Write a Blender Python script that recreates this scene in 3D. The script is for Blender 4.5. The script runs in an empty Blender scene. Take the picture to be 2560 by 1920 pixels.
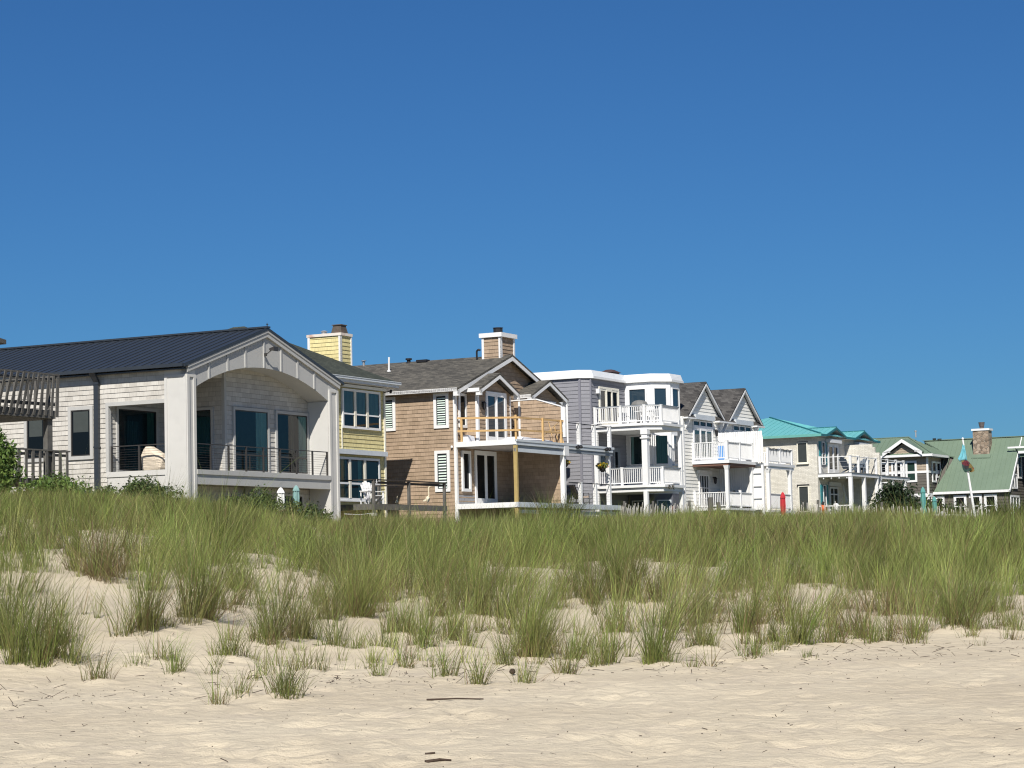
import bpy, math, random
import numpy as np
from mathutils import Vector, Matrix
R = math.radians
rng = np.random.default_rng(7)
random.seed(7)
scene = bpy.context.scene
col = scene.collection

# ------------------------------------------------------------------ objects
def tag(o, label=None, cat=None, group=None, kind=None):
    if label: o['label'] = label
    if cat: o['category'] = cat
    if group: o['group'] = group
    if kind: o['kind'] = kind
    return o

def empty(name, loc, rz=0.0, label=None, cat=None, group=None):
    o = bpy.data.objects.new(name, None)
    col.objects.link(o)
    o.location = loc
    o.rotation_euler = (0, 0, rz)
    o.empty_display_size = 0.3
    return tag(o, label, cat, group)

def children(o):
    return [c for c in bpy.data.objects if c.parent == o]

def copy_tree(o, parent=None):
    c = o.copy()
    col.objects.link(c)
    c.parent = parent
    for ch in children(o):
        copy_tree(ch, c)
    return c

class MB:
    """collects shapes in local coordinates and links them as one mesh object"""
    def __init__(self):
        self.v = []; self.f = []
    def poly(self, pts):
        n = len(self.v)
        self.v += [tuple(p) for p in pts]
        self.f.append(tuple(range(n, n + len(pts))))
    def hexa(self, b, t):
        n = len(self.v)
        self.v += [tuple(p) for p in b] + [tuple(p) for p in t]
        k = len(b)
        self.f.append(tuple(n + i for i in reversed(range(k))))
        self.f.append(tuple(n + k + i for i in range(k)))
        for i in range(k):
            j = (i + 1) % k
            self.f.append((n + i, n + j, n + k + j, n + k + i))
    def box(self, x0, x1, y0, y1, z0, z1):
        if x0 > x1: x0, x1 = x1, x0
        if y0 > y1: y0, y1 = y1, y0
        if z0 > z1: z0, z1 = z1, z0
        q = [(x0, y0), (x1, y0), (x1, y1), (x0, y1)]
        self.hexa([(a, b, z0) for a, b in q], [(a, b, z1) for a, b in q])
    def prism(self, pts, d):
        """extrude a 3-D polygon by vector d"""
        p = [Vector(a) for a in pts]; d = Vector(d)
        self.hexa([tuple(a) for a in p], [tuple(a + d) for a in p])
    def zprism(self, pts2, z0, z1):
        self.hexa([(a, b, z0) for a, b in pts2], [(a, b, z1) for a, b in pts2])
    def bar(self, p, q, w, h, up=(0, 0, 1)):
        p = Vector(p); q = Vector(q); d = (q - p)
        if d.length < 1e-6: return
        d.normalize(); up = Vector(up)
        s = d.cross(up)
        if s.length < 1e-4: s = d.cross(Vector((1, 0, 0)))
        s.normalize(); u = s.cross(d).normalized()
        o = [s * w / 2 + u * h / 2, -s * w / 2 + u * h / 2, -s * w / 2 - u * h / 2, s * w / 2 - u * h / 2]
        self.hexa([tuple(p + a) for a in o], [tuple(q + a) for a in o])
    def cyl(self, p, q, r, n=10, r2=None):
        p = Vector(p); q = Vector(q); d = (q - p).normalized()
        s = d.cross(Vector((0, 0, 1)))
        if s.length < 1e-3: s = Vector((1, 0, 0))
        s.normalize(); u = s.cross(d)
        r2 = r if r2 is None else r2
        A = [(math.cos(2 * math.pi * i / n), math.sin(2 * math.pi * i / n)) for i in range(n)]
        self.hexa([tuple(p + s * a * r + u * b * r) for a, b in A], [tuple(q + s * a * r2 + u * b * r2) for a, b in A])
    def lathe(self, c, prof, n=12, wob=0.0):
        """prof: list of (radius, z) from the bottom up"""
        base = len(self.v)
        for r, z in prof:
            for i in range(n):
                a = 2 * math.pi * i / n
                rr = r * (1 + wob * (1 if i % 2 else -1))
                self.v.append((c[0] + rr * math.cos(a), c[1] + rr * math.sin(a), c[2] + z))
        for k in range(len(prof) - 1):
            for i in range(n):
                j = (i + 1) % n
                self.f.append((base + k * n + i, base + k * n + j, base + (k + 1) * n + j, base + (k + 1) * n + i))
        self.f.append(tuple(base + i for i in reversed(range(n))))
        m = base + (len(prof) - 1) * n
        self.f.append(tuple(m + i for i in range(n)))
    def tube(self, pts, r, n=6):
        for a, b in zip(pts[:-1], pts[1:]):
            self.cyl(a, b, r, n)
    def build(self, name, m, parent=None, smooth=False, label=None):
        me = bpy.data.meshes.new(name)
        off = parent.get('z0', 0.0) if parent else 0.0
        me.from_pydata([(a, b, c - off) for a, b, c in self.v], [], self.f)
        me.materials.append(m)
        if smooth:
            for p in me.polygons: p.use_smooth = True
        o = bpy.data.objects.new(name, me)
        col.objects.link(o)
        if parent:
            o.parent = parent
            o['z0'] = off
        if label: o['label'] = label
        return o

def np_mesh(name, co, quads=None, tris=None, colr=None, m=None, parent=None, smooth=False):
    me = bpy.data.meshes.new(name)
    me.vertices.add(len(co)); me.vertices.foreach_set('co', np.ascontiguousarray(co, dtype=np.float32).ravel())
    parts = []; starts = []; k = 0
    for F, n in ((quads, 4), (tris, 3)):
        if F is None or len(F) == 0: continue
        parts.append(F.ravel()); starts.append(k + np.arange(len(F)) * n); k += len(F) * n
    li = np.concatenate(parts).astype(np.int32); st = np.concatenate(starts).astype(np.int32)
    me.loops.add(len(li)); me.loops.foreach_set('vertex_index', li)
    me.polygons.add(len(st)); me.polygons.foreach_set('loop_start', st)
    if smooth: me.polygons.foreach_set('use_smooth', np.ones(len(st), dtype=bool))
    me.update(calc_edges=True)
    if colr is not None:
        a = me.color_attributes.new('Col', 'FLOAT_COLOR', 'POINT')
        c4 = np.ones((len(co), 4), dtype=np.float32); c4[:, :3] = colr
        a.data.foreach_set('color', c4.ravel())
    if m: me.materials.append(m)
    o = bpy.data.objects.new(name, me); col.objects.link(o)
    if parent: o.parent = parent
    return o

# ------------------------------------------------------------------ materials
MATS = {}
def nmat(name):
    m = bpy.data.materials.new(name); m.use_nodes = True
    nt = m.node_tree
    for n in list(nt.nodes): nt.nodes.remove(n)
    out = nt.nodes.new('ShaderNodeOutputMaterial'); b = nt.nodes.new('ShaderNodeBsdfPrincipled')
    nt.links.new(b.outputs[0], out.inputs[0])
    return m, nt, b, out

def N(nt, t, **kw):
    n = nt.nodes.new(t)
    for k, v in kw.items():
        if hasattr(n, k) and not k[0].isupper(): setattr(n, k, v)
    return n

def paint(name, c, rough=0.6, var=0.10, scale=3.0, bump=0.0, bscale=40.0, spec=0.35, streak=0.0, metal=0.0, dirt=None, dirt_amt=0.35):
    """plain surface with mild mottling; streak = vertical weather streaks; dirt = second colour in patches"""
    m, nt, b, out = nmat(name); L = nt.links
    tc = N(nt, 'ShaderNodeTexCoord')
    no = N(nt, 'ShaderNodeTexNoise'); no.inputs['Scale'].default_value = scale; no.inputs['Detail'].default_value = 6; no.inputs['Roughness'].default_value = .65
    L.new(tc.outputs['Object'], no.inputs['Vector'])
    mr = N(nt, 'ShaderNodeMapRange'); mr.inputs[1].default_value = .25; mr.inputs[2].default_value = .75
    mr.inputs[3].default_value = 1 - var; mr.inputs[4].default_value = 1 + var
    L.new(no.outputs['Fac'], mr.inputs[0])
    hv = N(nt, 'ShaderNodeHueSaturation'); hv.inputs['Color'].default_value = (*c, 1)
    L.new(mr.outputs[0], hv.inputs['Value'])
    last = hv.outputs[0]
    if streak or dirt:
        mp = N(nt, 'ShaderNodeMapping'); mp.inputs['Scale'].default_value = (9, 9, .8) if streak else (1.3, 1.3, 1.3)
        L.new(tc.outputs['Object'], mp.inputs[0])
        n2 = N(nt, 'ShaderNodeTexNoise'); n2.inputs['Scale'].default_value = 1.6; n2.inputs['Detail'].default_value = 5
        L.new(mp.outputs[0], n2.inputs['Vector'])
        r2 = N(nt, 'ShaderNodeMapRange'); r2.inputs[1].default_value = .5; r2.inputs[2].default_value = .75; r2.inputs[3].default_value = 0; r2.inputs[4].default_value = streak or dirt_amt
        L.new(n2.outputs['Fac'], r2.inputs[0])
        mx = N(nt, 'ShaderNodeMix', data_type='RGBA'); L.new(r2.outputs[0], mx.inputs[0]); L.new(last, mx.inputs[6])
        mx.inputs[7].default_value = (*(dirt or tuple(x * .55 for x in c)), 1)
        last = mx.outputs[2]
    L.new(last, b.inputs['Base Color'])
    b.inputs['Roughness'].default_value = rough; b.inputs['Specular IOR Level'].default_value = spec; b.inputs['Metallic'].default_value = metal
    if bump:
        nb = N(nt, 'ShaderNodeTexNoise'); nb.inputs['Scale'].default_value = bscale; nb.inputs['Detail'].default_value = 4
        L.new(tc.outputs['Object'], nb.inputs['Vector'])
        bp = N(nt, 'ShaderNodeBump'); bp.inputs['Strength'].default_value = bump; bp.inputs['Distance'].default_value = .02
        L.new(nb.outputs['Fac'], bp.inputs['Height']); L.new(bp.outputs[0], b.inputs['Normal'])
    return m

def coursed(name, c1, c2, mortar, w, h, msize=0.004, rough=0.8, grain=0.12, z0=0.0, bias=0.0, bump=0.0, squash=1.0, stain=0.0, joint_v=True):
    """shingles / bricks: one random tint per unit, laid in courses along the local horizontal and z"""
    m, nt, b, out = nmat(name); L = nt.links
    tc = N(nt, 'ShaderNodeTexCoord'); sp = N(nt, 'ShaderNodeSeparateXYZ'); L.new(tc.outputs['Object'], sp.inputs[0])
    ad = N(nt, 'ShaderNodeMath', operation='SUBTRACT'); L.new(sp.outputs[1], ad.inputs[0]); L.new(sp.outputs[0], ad.inputs[1])
    zz = N(nt, 'ShaderNodeMath', operation='SUBTRACT'); L.new(sp.outputs[2], zz.inputs[0]); zz.inputs[1].default_value = z0
    cb = N(nt, 'ShaderNodeCombineXYZ'); L.new(ad.outputs[0], cb.inputs[0]); L.new(zz.outputs[0], cb.inputs[1])
    br = N(nt, 'ShaderNodeTexBrick'); br.offset = .37; br.offset_frequency = 2; br.squash = squash; br.squash_frequency = 3
    L.new(cb.outputs[0], br.inputs['Vector'])
    br.inputs['Color1'].default_value = (*c1, 1); br.inputs['Color2'].default_value = (*c2, 1); br.inputs['Mortar'].default_value = (*mortar, 1)
    br.inputs['Scale'].default_value = 1; br.inputs['Mortar Size'].default_value = msize; br.inputs['Mortar Smooth'].default_value = .2
    br.inputs['Bias'].default_value = bias; br.inputs['Brick Width'].default_value = w; br.inputs['Row Height'].default_value = h
    mp = N(nt, 'ShaderNodeMapping'); mp.inputs['Scale'].default_value = (14, 14, 2.2); L.new(tc.outputs['Object'], mp.inputs[0])
    no = N(nt, 'ShaderNodeTexNoise'); no.inputs['Scale'].default_value = 1.5; no.inputs['Detail'].default_value = 6; L.new(mp.outputs[0], no.inputs['Vector'])
    n3 = N(nt, 'ShaderNodeTexNoise'); n3.inputs['Scale'].default_value = .45; n3.inputs['Detail'].default_value = 5; L.new(tc.outputs['Object'], n3.inputs['Vector'])
    av = N(nt, 'ShaderNodeMath', operation='ADD'); L.new(no.outputs['Fac'], av.inputs[0]); L.new(n3.outputs['Fac'], av.inputs[1])
    mr = N(nt, 'ShaderNodeMapRange'); mr.inputs[1].default_value = .7; mr.inputs[2].default_value = 1.3; mr.inputs[3].default_value = 1 - grain; mr.inputs[4].default_value = 1 + grain
    L.new(av.outputs[0], mr.inputs[0])
    hv = N(nt, 'ShaderNodeHueSaturation'); L.new(br.outputs['Color'], hv.inputs['Color']); L.new(mr.outputs[0], hv.inputs['Value'])
    L.new(hv.outputs[0], b.inputs['Base Color'])
    b.inputs['Roughness'].default_value = rough; b.inputs['Specular IOR Level'].default_value = .25
    if bump:
        bp = N(nt, 'ShaderNodeBump'); bp.inputs['Strength'].default_value = bump; bp.inputs['Distance'].default_value = .02
        iv = N(nt, 'ShaderNodeMath', operation='MULTIPLY_ADD'); iv.inputs[1].default_value = -1.0; L.new(br.outputs['Fac'], iv.inputs[0])
        nb = N(nt, 'ShaderNodeTexNoise'); nb.inputs['Scale'].default_value = 9; nb.inputs['Detail'].default_value = 5; L.new(tc.outputs['Object'], nb.inputs['Vector'])
        L.new(nb.outputs['Fac'], iv.inputs[2]); L.new(iv.outputs[0], bp.inputs['Height']); L.new(bp.outputs[0], b.inputs['Normal'])
    return m

def glass_dark(name, c, rough=0.04, spec=.5):
    m, nt, b, out = nmat(name)
    b.inputs['Base Color'].default_value = (*c, 1); b.inputs['Roughness'].default_value = rough
    b.inputs['Specular IOR Level'].default_value = spec; b.inputs['IOR'].default_value = 1.5
    L = nt.links
    tc = N(nt, 'ShaderNodeTexCoord'); no = N(nt, 'ShaderNodeTexNoise'); no.inputs['Scale'].default_value = .6; L.new(tc.outputs['Object'], no.inputs['Vector'])
    bp = N(nt, 'ShaderNodeBump'); bp.inputs['Strength'].default_value = .02; bp.inputs['Distance'].default_value = .05
    L.new(no.outputs['Fac'], bp.inputs['Height']); L.new(bp.outputs[0], b.inputs['Normal'])
    return m

def glass_clear(name, tint):
    m, nt, b, out = nmat(name); L = nt.links
    nt.nodes.remove(b)
    tr = N(nt, 'ShaderNodeBsdfTransparent'); tr.inputs[0].default_value = (*tint, 1)
    gl = N(nt, 'ShaderNodeBsdfGlossy'); gl.inputs['Roughness'].default_value = .03
    fr = N(nt, 'ShaderNodeFresnel'); fr.inputs[0].default_value = 1.55
    mx = N(nt, 'ShaderNodeMixShader'); L.new(fr.outputs[0], mx.inputs[0]); L.new(tr.outputs[0], mx.inputs[1]); L.new(gl.outputs[0], mx.inputs[2])
    L.new(mx.outputs[0], out.inputs[0])
    return m

def leafy(name, attr=True, c=(.06, .09, .03), trans=.25, rough=.55):
    m, nt, b, out = nmat(name); L = nt.links
    at = N(nt, 'ShaderNodeAttribute'); at.attribute_name = 'Col'
    b.inputs['Roughness'].default_value = rough; b.inputs['Specular IOR Level'].default_value = .3
    L.new(at.outputs['Color'], b.inputs['Base Color'])
    tl = N(nt, 'ShaderNodeBsdfTranslucent'); L.new(at.outputs['Color'], tl.inputs[0])
    mx = N(nt, 'ShaderNodeMixShader'); mx.inputs[0].default_value = trans
    L.new(b.outputs[0], mx.inputs[1]); L.new(tl.outputs[0], mx.inputs[2]); L.new(mx.outputs[0], out.inputs[0])
    return m

def sand_mat():
    m, nt, b, out = nmat('sand'); L = nt.links
    tc = N(nt, 'ShaderNodeTexCoord')
    def noise(s, d=6, r=.6, sc=None):
        n = N(nt, 'ShaderNodeTexNoise'); n.inputs['Scale'].default_value = s; n.inputs['Detail'].default_value = d; n.inputs['Roughness'].default_value = r
        if sc:
            mp = N(nt, 'ShaderNodeMapping'); mp.inputs['Scale'].default_value = sc; L.new(tc.outputs['Object'], mp.inputs[0]); L.new(mp.outputs[0], n.inputs['Vector'])
        else: L.new(tc.outputs['Object'], n.inputs['Vector'])
        return n
    a = noise(.35, 8, .62)
    cr = N(nt, 'ShaderNodeValToRGB'); e = cr.color_ramp.elements
    e[0].position = .34; e[0].color = (.515, .442, .325, 1); e[1].position = .68; e[1].color = (.60, .525, .392, 1)
    L.new(a.outputs['Fac'], cr.inputs[0])
    # heavy mineral streaks: pinkish grey sand lying in patches
    g = noise(1.6, 7, .7, (.9, 1.5, 1))
    mr = N(nt, 'ShaderNodeMapRange'); mr.inputs[1].default_value = .52; mr.inputs[2].default_value = .68; mr.inputs[3].default_value = 0; mr.inputs[4].default_value = .38
    L.new(g.outputs['Fac'], mr.inputs[0])
    mx = N(nt, 'ShaderNodeMix', data_type='RGBA'); L.new(mr.outputs[0], mx.inputs[0]); L.new(cr.outputs[0], mx.inputs[6]); mx.inputs[7].default_value = (.445, .38, .31, 1)
    # grains
    gr = noise(90, 3, .8)
    m2 = N(nt, 'ShaderNodeMapRange'); m2.inputs[1].default_value = .3; m2.inputs[2].default_value = .7; m2.inputs[3].default_value = .86; m2.inputs[4].default_value = 1.12
    L.new(gr.outputs['Fac'], m2.inputs[0])
    hv = N(nt, 'ShaderNodeHueSaturation'); L.new(mx.outputs[2], hv.inputs['Color']); L.new(m2.outputs[0], hv.inputs['Value'])
    # tiny dark specks
    sp = N(nt, 'ShaderNodeTexVoronoi'); sp.inputs['Scale'].default_value = 7.0; sp.inputs['Randomness'].default_value = 1
    L.new(tc.outputs['Object'], sp.inputs['Vector'])
    m3 = N(nt, 'ShaderNodeMapRange'); m3.inputs[1].default_value = .05; m3.inputs[2].default_value = .09; m3.inputs[3].default_value = .45; m3.inputs[4].default_value = 0
    L.new(sp.outputs['Distance'], m3.inputs[0])
    mx2 = N(nt, 'ShaderNodeMix', data_type='RGBA'); L.new(m3.outputs[0], mx2.inputs[0]); L.new(hv.outputs[0], mx2.inputs[6]); mx2.inputs[7].default_value = (.16, .11, .08, 1)
    L.new(mx2.outputs[2], b.inputs['Base Color'])
    b.inputs['Roughness'].default_value = .95; b.inputs['Specular IOR Level'].default_value = .12
    h1 = noise(6.5, 6, .62, (.75, 1.25, 1)); h2 = noise(45, 3, .7)
    ma = N(nt, 'ShaderNodeMath', operation='MULTIPLY_ADD'); ma.inputs[1].default_value = .25; L.new(h2.outputs['Fac'], ma.inputs[0]); L.new(h1.outputs['Fac'], ma.inputs[2])
    bp = N(nt, 'ShaderNodeBump'); bp.inputs['Strength'].default_value = .8; bp.inputs['Distance'].default_value = .05
    L.new(ma.outputs[0], bp.inputs['Height']); L.new(bp.outputs[0], b.inputs['Normal'])
    return m

def stone_mat():
    m, nt, b, out = nmat('fieldstone'); L = nt.links
    tc = N(nt, 'ShaderNodeTexCoord')
    v = N(nt, 'ShaderNodeTexVoronoi'); v.inputs['Scale'].default_value = 4.6; L.new(tc.outputs['Object'], v.inputs['Vector'])
    ve = N(nt, 'ShaderNodeTexVoronoi', feature='DISTANCE_TO_EDGE'); ve.inputs['Scale'].default_value = 4.6; L.new(tc.outputs['Object'], ve.inputs['Vector'])
    cr = N(nt, 'ShaderNodeValToRGB'); e = cr.color_ramp.elements
    e[0].position = 0; e[0].color = (.14, .10, .07, 1); e[1].position = 1; e[1].color = (.42, .34, .26, 1)
    x = e.new(.5); x.color = (.28, .21, .15, 1)
    sp = N(nt, 'ShaderNodeSeparateColor'); L.new(v.outputs['Color'], sp.inputs[0]); L.new(sp.outputs[0], cr.inputs[0])
    mr = N(nt, 'ShaderNodeMapRange'); mr.inputs[1].default_value = .02; mr.inputs[2].default_value = .06; L.new(ve.outputs['Distance'], mr.inputs[0])
    mx = N(nt, 'ShaderNodeMix', data_type='RGBA'); L.new(mr.outputs[0], mx.inputs[0]); mx.inputs[6].default_value = (.33, .28, .22, 1); L.new(cr.outputs[0], mx.inputs[7])
    L.new(mx.outputs[2], b.inputs['Base Color']); b.inputs['Roughness'].default_value = .85
    bp = N(nt, 'ShaderNodeBump'); bp.inputs['Strength'].default_value = .8; bp.inputs['Distance'].default_value = .05; L.new(mr.outputs[0], bp.inputs['Height']); L.new(bp.outputs[0], b.inputs['Normal'])
    return m

Z0 = 3.2    # ground level behind the dune, where the houses stand
WHITE = paint('white_trim', (.76, .76, .75), .45, .04, 2.0, streak=.10)
CREAMW = paint('cream_trim', (.78, .75, .64), .5, .06, 2.0, streak=.18)
GREYT = paint('warm_grey_trim', (.46, .455, .435), .6, .05, 1.2, streak=.10)
STUCCO = paint('pale_stucco', (.56, .55, .52), .85, .05, .9, bump=.06, bscale=18, dirt=(.48, .47, .445))
SOFF = paint('soffit_white', (.66, .66, .64), .7, .05)
DARK = paint('dark_bronze_metal', (.045, .042, .04), .4, .1)
BLACK = paint('black_metal', (.018, .018, .02), .5, .15)
INSIDE = paint('room_shade_paint', (.028, .034, .04), .9, .3, 1.5)  # near-black colour standing for the unlit rooms behind the windows
CURT = paint('pale_curtain', (.62, .68, .62), .9, .08, 2.0)
BLIND = paint('slatted_blind', (.34, .38, .38), .8, .08)
SHUT = paint('mint_shutter', (.62, .74, .66), .5, .05)
GLASS = glass_dark('dark_glass', (.006, .008, .010), spec=.22)
GLASSB = glass_dark('blue_tinted_glass', (.022, .042, .062))
CLEAR = glass_clear('window_glass', (.62, .80, .78))
OLDWOOD = paint('weathered_grey_wood', (.115, .11, .10), .85, .25, 3.0, bump=.5, bscale=25, streak=.45)
NEWWOOD = paint('fresh_pine', (.58, .38, .17), .7, .12, 4.0, bump=.2, streak=.25)
TREATED = paint('treated_post_wood', (.40, .30, .12), .75, .12, 4.0, bump=.3, streak=.3)
BROWNB = paint('brown_stained_wood', (.17, .09, .065), .7, .15, 3.0)
SLATEW = paint('pale_blue_grey_board', (.56, .60, .63), .6, .06, 2.0, streak=.15)
SLATED = paint('slate_grey_board', (.24, .27, .30), .6, .08, 2.0)
METROOF = paint('charcoal_standing_seam', (.042, .050, .061), .38, .10, .8, metal=.25, spec=.5)
TEALROOF = paint('turquoise_standing_seam', (.145, .43, .44), .42, .08, 1.0, spec=.45, dirt=(.19, .46, .46))
TEALTRIM = paint('turquoise_trim', (.05, .33, .33), .5, .06)
TEALSH = paint('teal_shutter', (.035, .22, .25), .55, .06)
SAGEROOF = paint('sage_standing_seam', (.15, .205, .145), .45, .07, .8, spec=.45, dirt=(.18, .235, .17))
H1SH = coursed('whitewashed_shingle', (.58, .555, .505), (.47, .445, .40), (.19, .17, .155), .34, .19, .003, z0=0)
H2SH = coursed('yellow_shingle', (.67, .59, .30), (.59, .51, .25), (.25, .20, .07), .24, .19, .003)
H3SH = coursed('tan_cedar_shingle', (.395, .295, .208), (.310, .230, .158), (.14, .095, .065), .30, .19, .003, grain=.14)
H4SD = coursed('lavender_grey_siding', (.255, .256, .278), (.235, .236, .257), (.12, .12, .14), 3.1, .21, .002, grain=.08)
H5SD = coursed('white_clapboard', (.86, .845, .78), (.82, .80, .74), (.40, .39, .35), 3.4, .20, .002, grain=.06)
H6BR = coursed('painted_white_brick', (.74, .71, .63), (.63, .60, .52), (.50, .48, .42), .22, .075, .008, grain=.14, bump=.6)
H7LO = coursed('dark_taupe_siding', (.125, .115, .098), (.11, .10, .088), (.04, .04, .035), 3.0, .20, .002, grain=.08)
H7UP = coursed('light_taupe_shingle', (.40, .33, .25), (.34, .28, .21), (.14, .11, .09), .3, .18, .003)
RSH3 = coursed('brown_grey_asphalt_shingle', (.135, .125, .105), (.065, .062, .055), (.03, .03, .028), .26, .062, .004, rough=.95, grain=.25)
RSH2 = coursed('green_black_asphalt_shingle', (.062, .070, .056), (.040, .047, .039), (.022, .025, .02), .26, .075, .004, rough=.95, grain=.22)
RSH5 = coursed('charcoal_asphalt_shingle', (.105, .10, .093), (.04, .038, .037), (.02, .02, .02), .27, .12, .004, rough=.95, grain=.28)
STONE = stone_mat()
# ------------------------------------------------------------------ terrain
AZ = np.array([-.60, -.2246, -.172, -.142, -.119, -.0754, -.0246, .021, .0737, .1263, .1965, .2246, .6])
ZC = np.array([4.3, 4.15, 4.1, 3.95, 3.75, 3.2, 3.05, 3.1, 3.2, 3.2, 2.95, 2.9, 2.9])
def vnoise(x, y, seed=0):
    def h(i, j):
        n = (i * 374761393 + j * 668265263 + seed * 1442695041) & 0xffffffff
        n = ((n ^ (n >> 13)) * 1274126177) & 0xffffffff
        return ((n ^ (n >> 16)) & 0xffff) / 65535.0
    x = np.asarray(x, float); y = np.asarray(y, float)
    xi = np.floor(x).astype(np.int64); yi = np.floor(y).astype(np.int64)
    fx = x - xi; fy = y - yi
    fx = fx * fx * (3 - 2 * fx); fy = fy * fy * (3 - 2 * fy)
    return (h(xi, yi) * (1 - fx) + h(xi + 1, yi) * fx) * (1 - fy) + (h(xi, yi + 1) * (1 - fx) + h(xi + 1, yi + 1) * fx) * fy
def fbm(x, y, o=4, seed=0):
    s = 0; a = .5; t = 0
    for k in range(o):
        s = s + a * vnoise(x * 2 ** k + 13.7 * k, y * 2 ** k - 7.1 * k, seed + k); t += a; a *= .55
    return s / t
def wdist(x, y): return -.47 * x + .883 * (y - 28.8)
def hbase(x, y):
    x = np.asarray(x, float); y = np.asarray(y, float)
    w = wdist(x, y); az = x / np.maximum(y, 8.0)
    zc = np.interp(az, AZ, ZC)
    t = np.clip(w / 43, 0, 1)
    up = .6 + (zc - .6) * t * (1.42 - .42 * t)
    h = np.where(w < 0, .6 + .0236 * np.maximum(w, -60), up)
    return np.where(y < 6, np.minimum(h, .05), h)
CL = [(-5.7, 26.7, 0.78, 0.23), (-5.41, 27.05, 0.62, 0.26), (-6.34, 28.25, 0.92, 0.2), (-4.7, 25.6, 0.37, 0.1), (-4.95, 30.1, 0.88, 0.29), (-4.64, 30.4, 0.24, 0.1), (-4.47, 31.4, 0.95, 0.35), (-6.76, 37.25, 0.86, 0.38), (-4.23, 33.05, 0.37, 0.16), (-4.32, 27.45, 0.35, 0.12), (-3.92, 26.35, 0.38, 0.1), (-4.47, 26.9, 0.21, 0.09), (-3.52, 27.95, 0.4, 0.2), (-3.22, 29.9, 0.64, 0.24), (-2.94, 30.7, 0.61, 0.19), (-3.02, 35.45, 0.39, 0.14), (-2.51, 34.15, 0.73, 0.22), (-2.34, 29.5, 0.42, 0.21), (-1.77, 29.65, 0.33, 0.12), (-2.34, 22.65, 0.36, 0.22), (-2.77, 22.95, 0.24, 0.07), (-2.86, 21.85, 0.24, 0.07), (-1.68, 31.65, 0.45, 0.15), (-2.48, 26.7, 0.3, 0.15), (-4.51, 36.65, 0.58, 0.23), (-1.66, 31.7, 0.45, 0.15), (-1.3, 30.2, 0.46, 0.14), (-0.94, 31.0, 0.44, 0.15), (-0.68, 30.25, 0.34, 0.12), (-0.63, 34.6, 0.96, 0.41), (-0.76, 25.45, 0.36, 0.1), (-0.42, 24.3, 0.37, 0.1), (-0.17, 27.2, 0.41, 0.11), (0.1, 28.9, 0.78, 0.18), (0.06, 24.2, 0.31, 0.1), (0.5, 25.5, 0.36, 0.12), (0.4, 29.4, 0.37, 0.14), (0.71, 28.1, 0.4, 0.13), (0.92, 27.0, 0.41, 0.13), (1.1, 27.3, 0.43, 0.11), (1.65, 27.55, 0.76, 0.16), (1.8, 27.15, 0.26, 0.11), (1.08, 37.15, 0.71, 0.27), (1.84, 37.5, 0.89, 0.33), (2.35, 29.65, 0.49, 0.14), (3.16, 31.9, 0.46, 0.15), (2.87, 28.0, 0.33, 0.09), (1.98, 26.45, 0.19, 0.04), (-1.34, 27.1, 0.34, 0.11), (-1.53, 25.6, 0.26, 0.08), (2.91, 28.3, 0.26, 0.11), (3.7, 30.4, 0.6, 0.14), (3.15, 31.95, 0.53, 0.15), (3.45, 31.0, 0.38, 0.12), (4.18, 30.7, 0.49, 0.16), (4.71, 31.4, 0.41, 0.14), (4.9, 30.95, 0.42, 0.14), (5.52, 31.7, 0.39, 0.14), (6.31, 33.2, 0.63, 0.28), (6.3, 32.0, 0.24, 0.1), (7.12, 33.55, 0.36, 0.15), (6.81, 32.95, 0.25, 0.08), (7.2, 33.0, 0.25, 0.1), (2.39, 29.5, 0.36, 0.11), (3.33, 29.3, 0.25, 0.09), (3.53, 28.15, 0.13, 0.06)]
# footprints and scuffed hollows on the open beach
FP = []
for k in range(380):
    y = 13.5 + 15 * rng.random() ** 1.2; x = (rng.random() - .5) * .56 * y
    FP.append((x, y, .10 + .12 * rng.random(), .012 + .02 * rng.random(), rng.random() * 3.14))
def height(x, y):
    x = np.asarray(x, float); y = np.asarray(y, float)
    h = hbase(x, y); w = wdist(x, y)
    dune = np.clip((w + 2) / 10, 0, 1)
    h = h + dune * (.34 * (fbm(x / 4.5, y / 4.5, 3, 5) - .5) + .20 * (fbm(x / 1.5, y / 1.5, 3, 9) - .5))
    beach = np.clip((8 - w) / 8, 0, 1) * np.clip((y - 8) / 4, 0, 1)
    # soft scalloped trampling: ridged noise stretched across the view
    r = 1 - np.abs(2 * fbm(x / .75, y / .55, 3, 21) - 1)
    c1 = cells(x / .28, y / .25, 71); c2 = cells(x / .155, y / .15, 72)
    h = h + beach * (.022 * (r - .6) + (.034 * np.minimum(c1, .75) ** 1.6 + .014 * np.minimum(c2, .75) ** 1.5) * np.clip(.35 + 1.3 * fbm(x / 1.7, y / 1.7, 2, 90), .3, 1.2) + .05 * (fbm(x / 2.2, y / 1.8, 2, 33) - .5))
    for cx, cy, hh, rad in CL:
        m = (np.abs(x - cx) < 1.1) & (np.abs(y - cy) < 1.1)
        if np.any(m): h = h + np.where(m, (.03 + .16 * rad) * np.exp(-((x - cx) ** 2 + (y - cy) ** 2) / (.10 + .9 * rad) ** 2 / 1.2), 0)
    return h
MOUNDS = []
def cells(x, y, seed):
    """distance to the nearest of many jittered points: overlapping scuffed pits"""
    xi = np.floor(x).astype(np.int64); yi = np.floor(y).astype(np.int64); best = np.full(np.shape(x), 9.0)
    for a in (-1, 0, 1):
        for b in (-1, 0, 1):
            i = xi + a; j = yi + b
            px = i + vnoise(i + .0, j + .0, seed); py = j + vnoise(i + .0, j + .0, seed + 100)
            best = np.minimum(best, (x - px) ** 2 + (y - py) ** 2)
    return np.sqrt(best)
def grow(a, step, lim, f=1.18):
    out = []
    while a < lim:
        step *= f; a += step; out.append(a)
    return out
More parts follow.
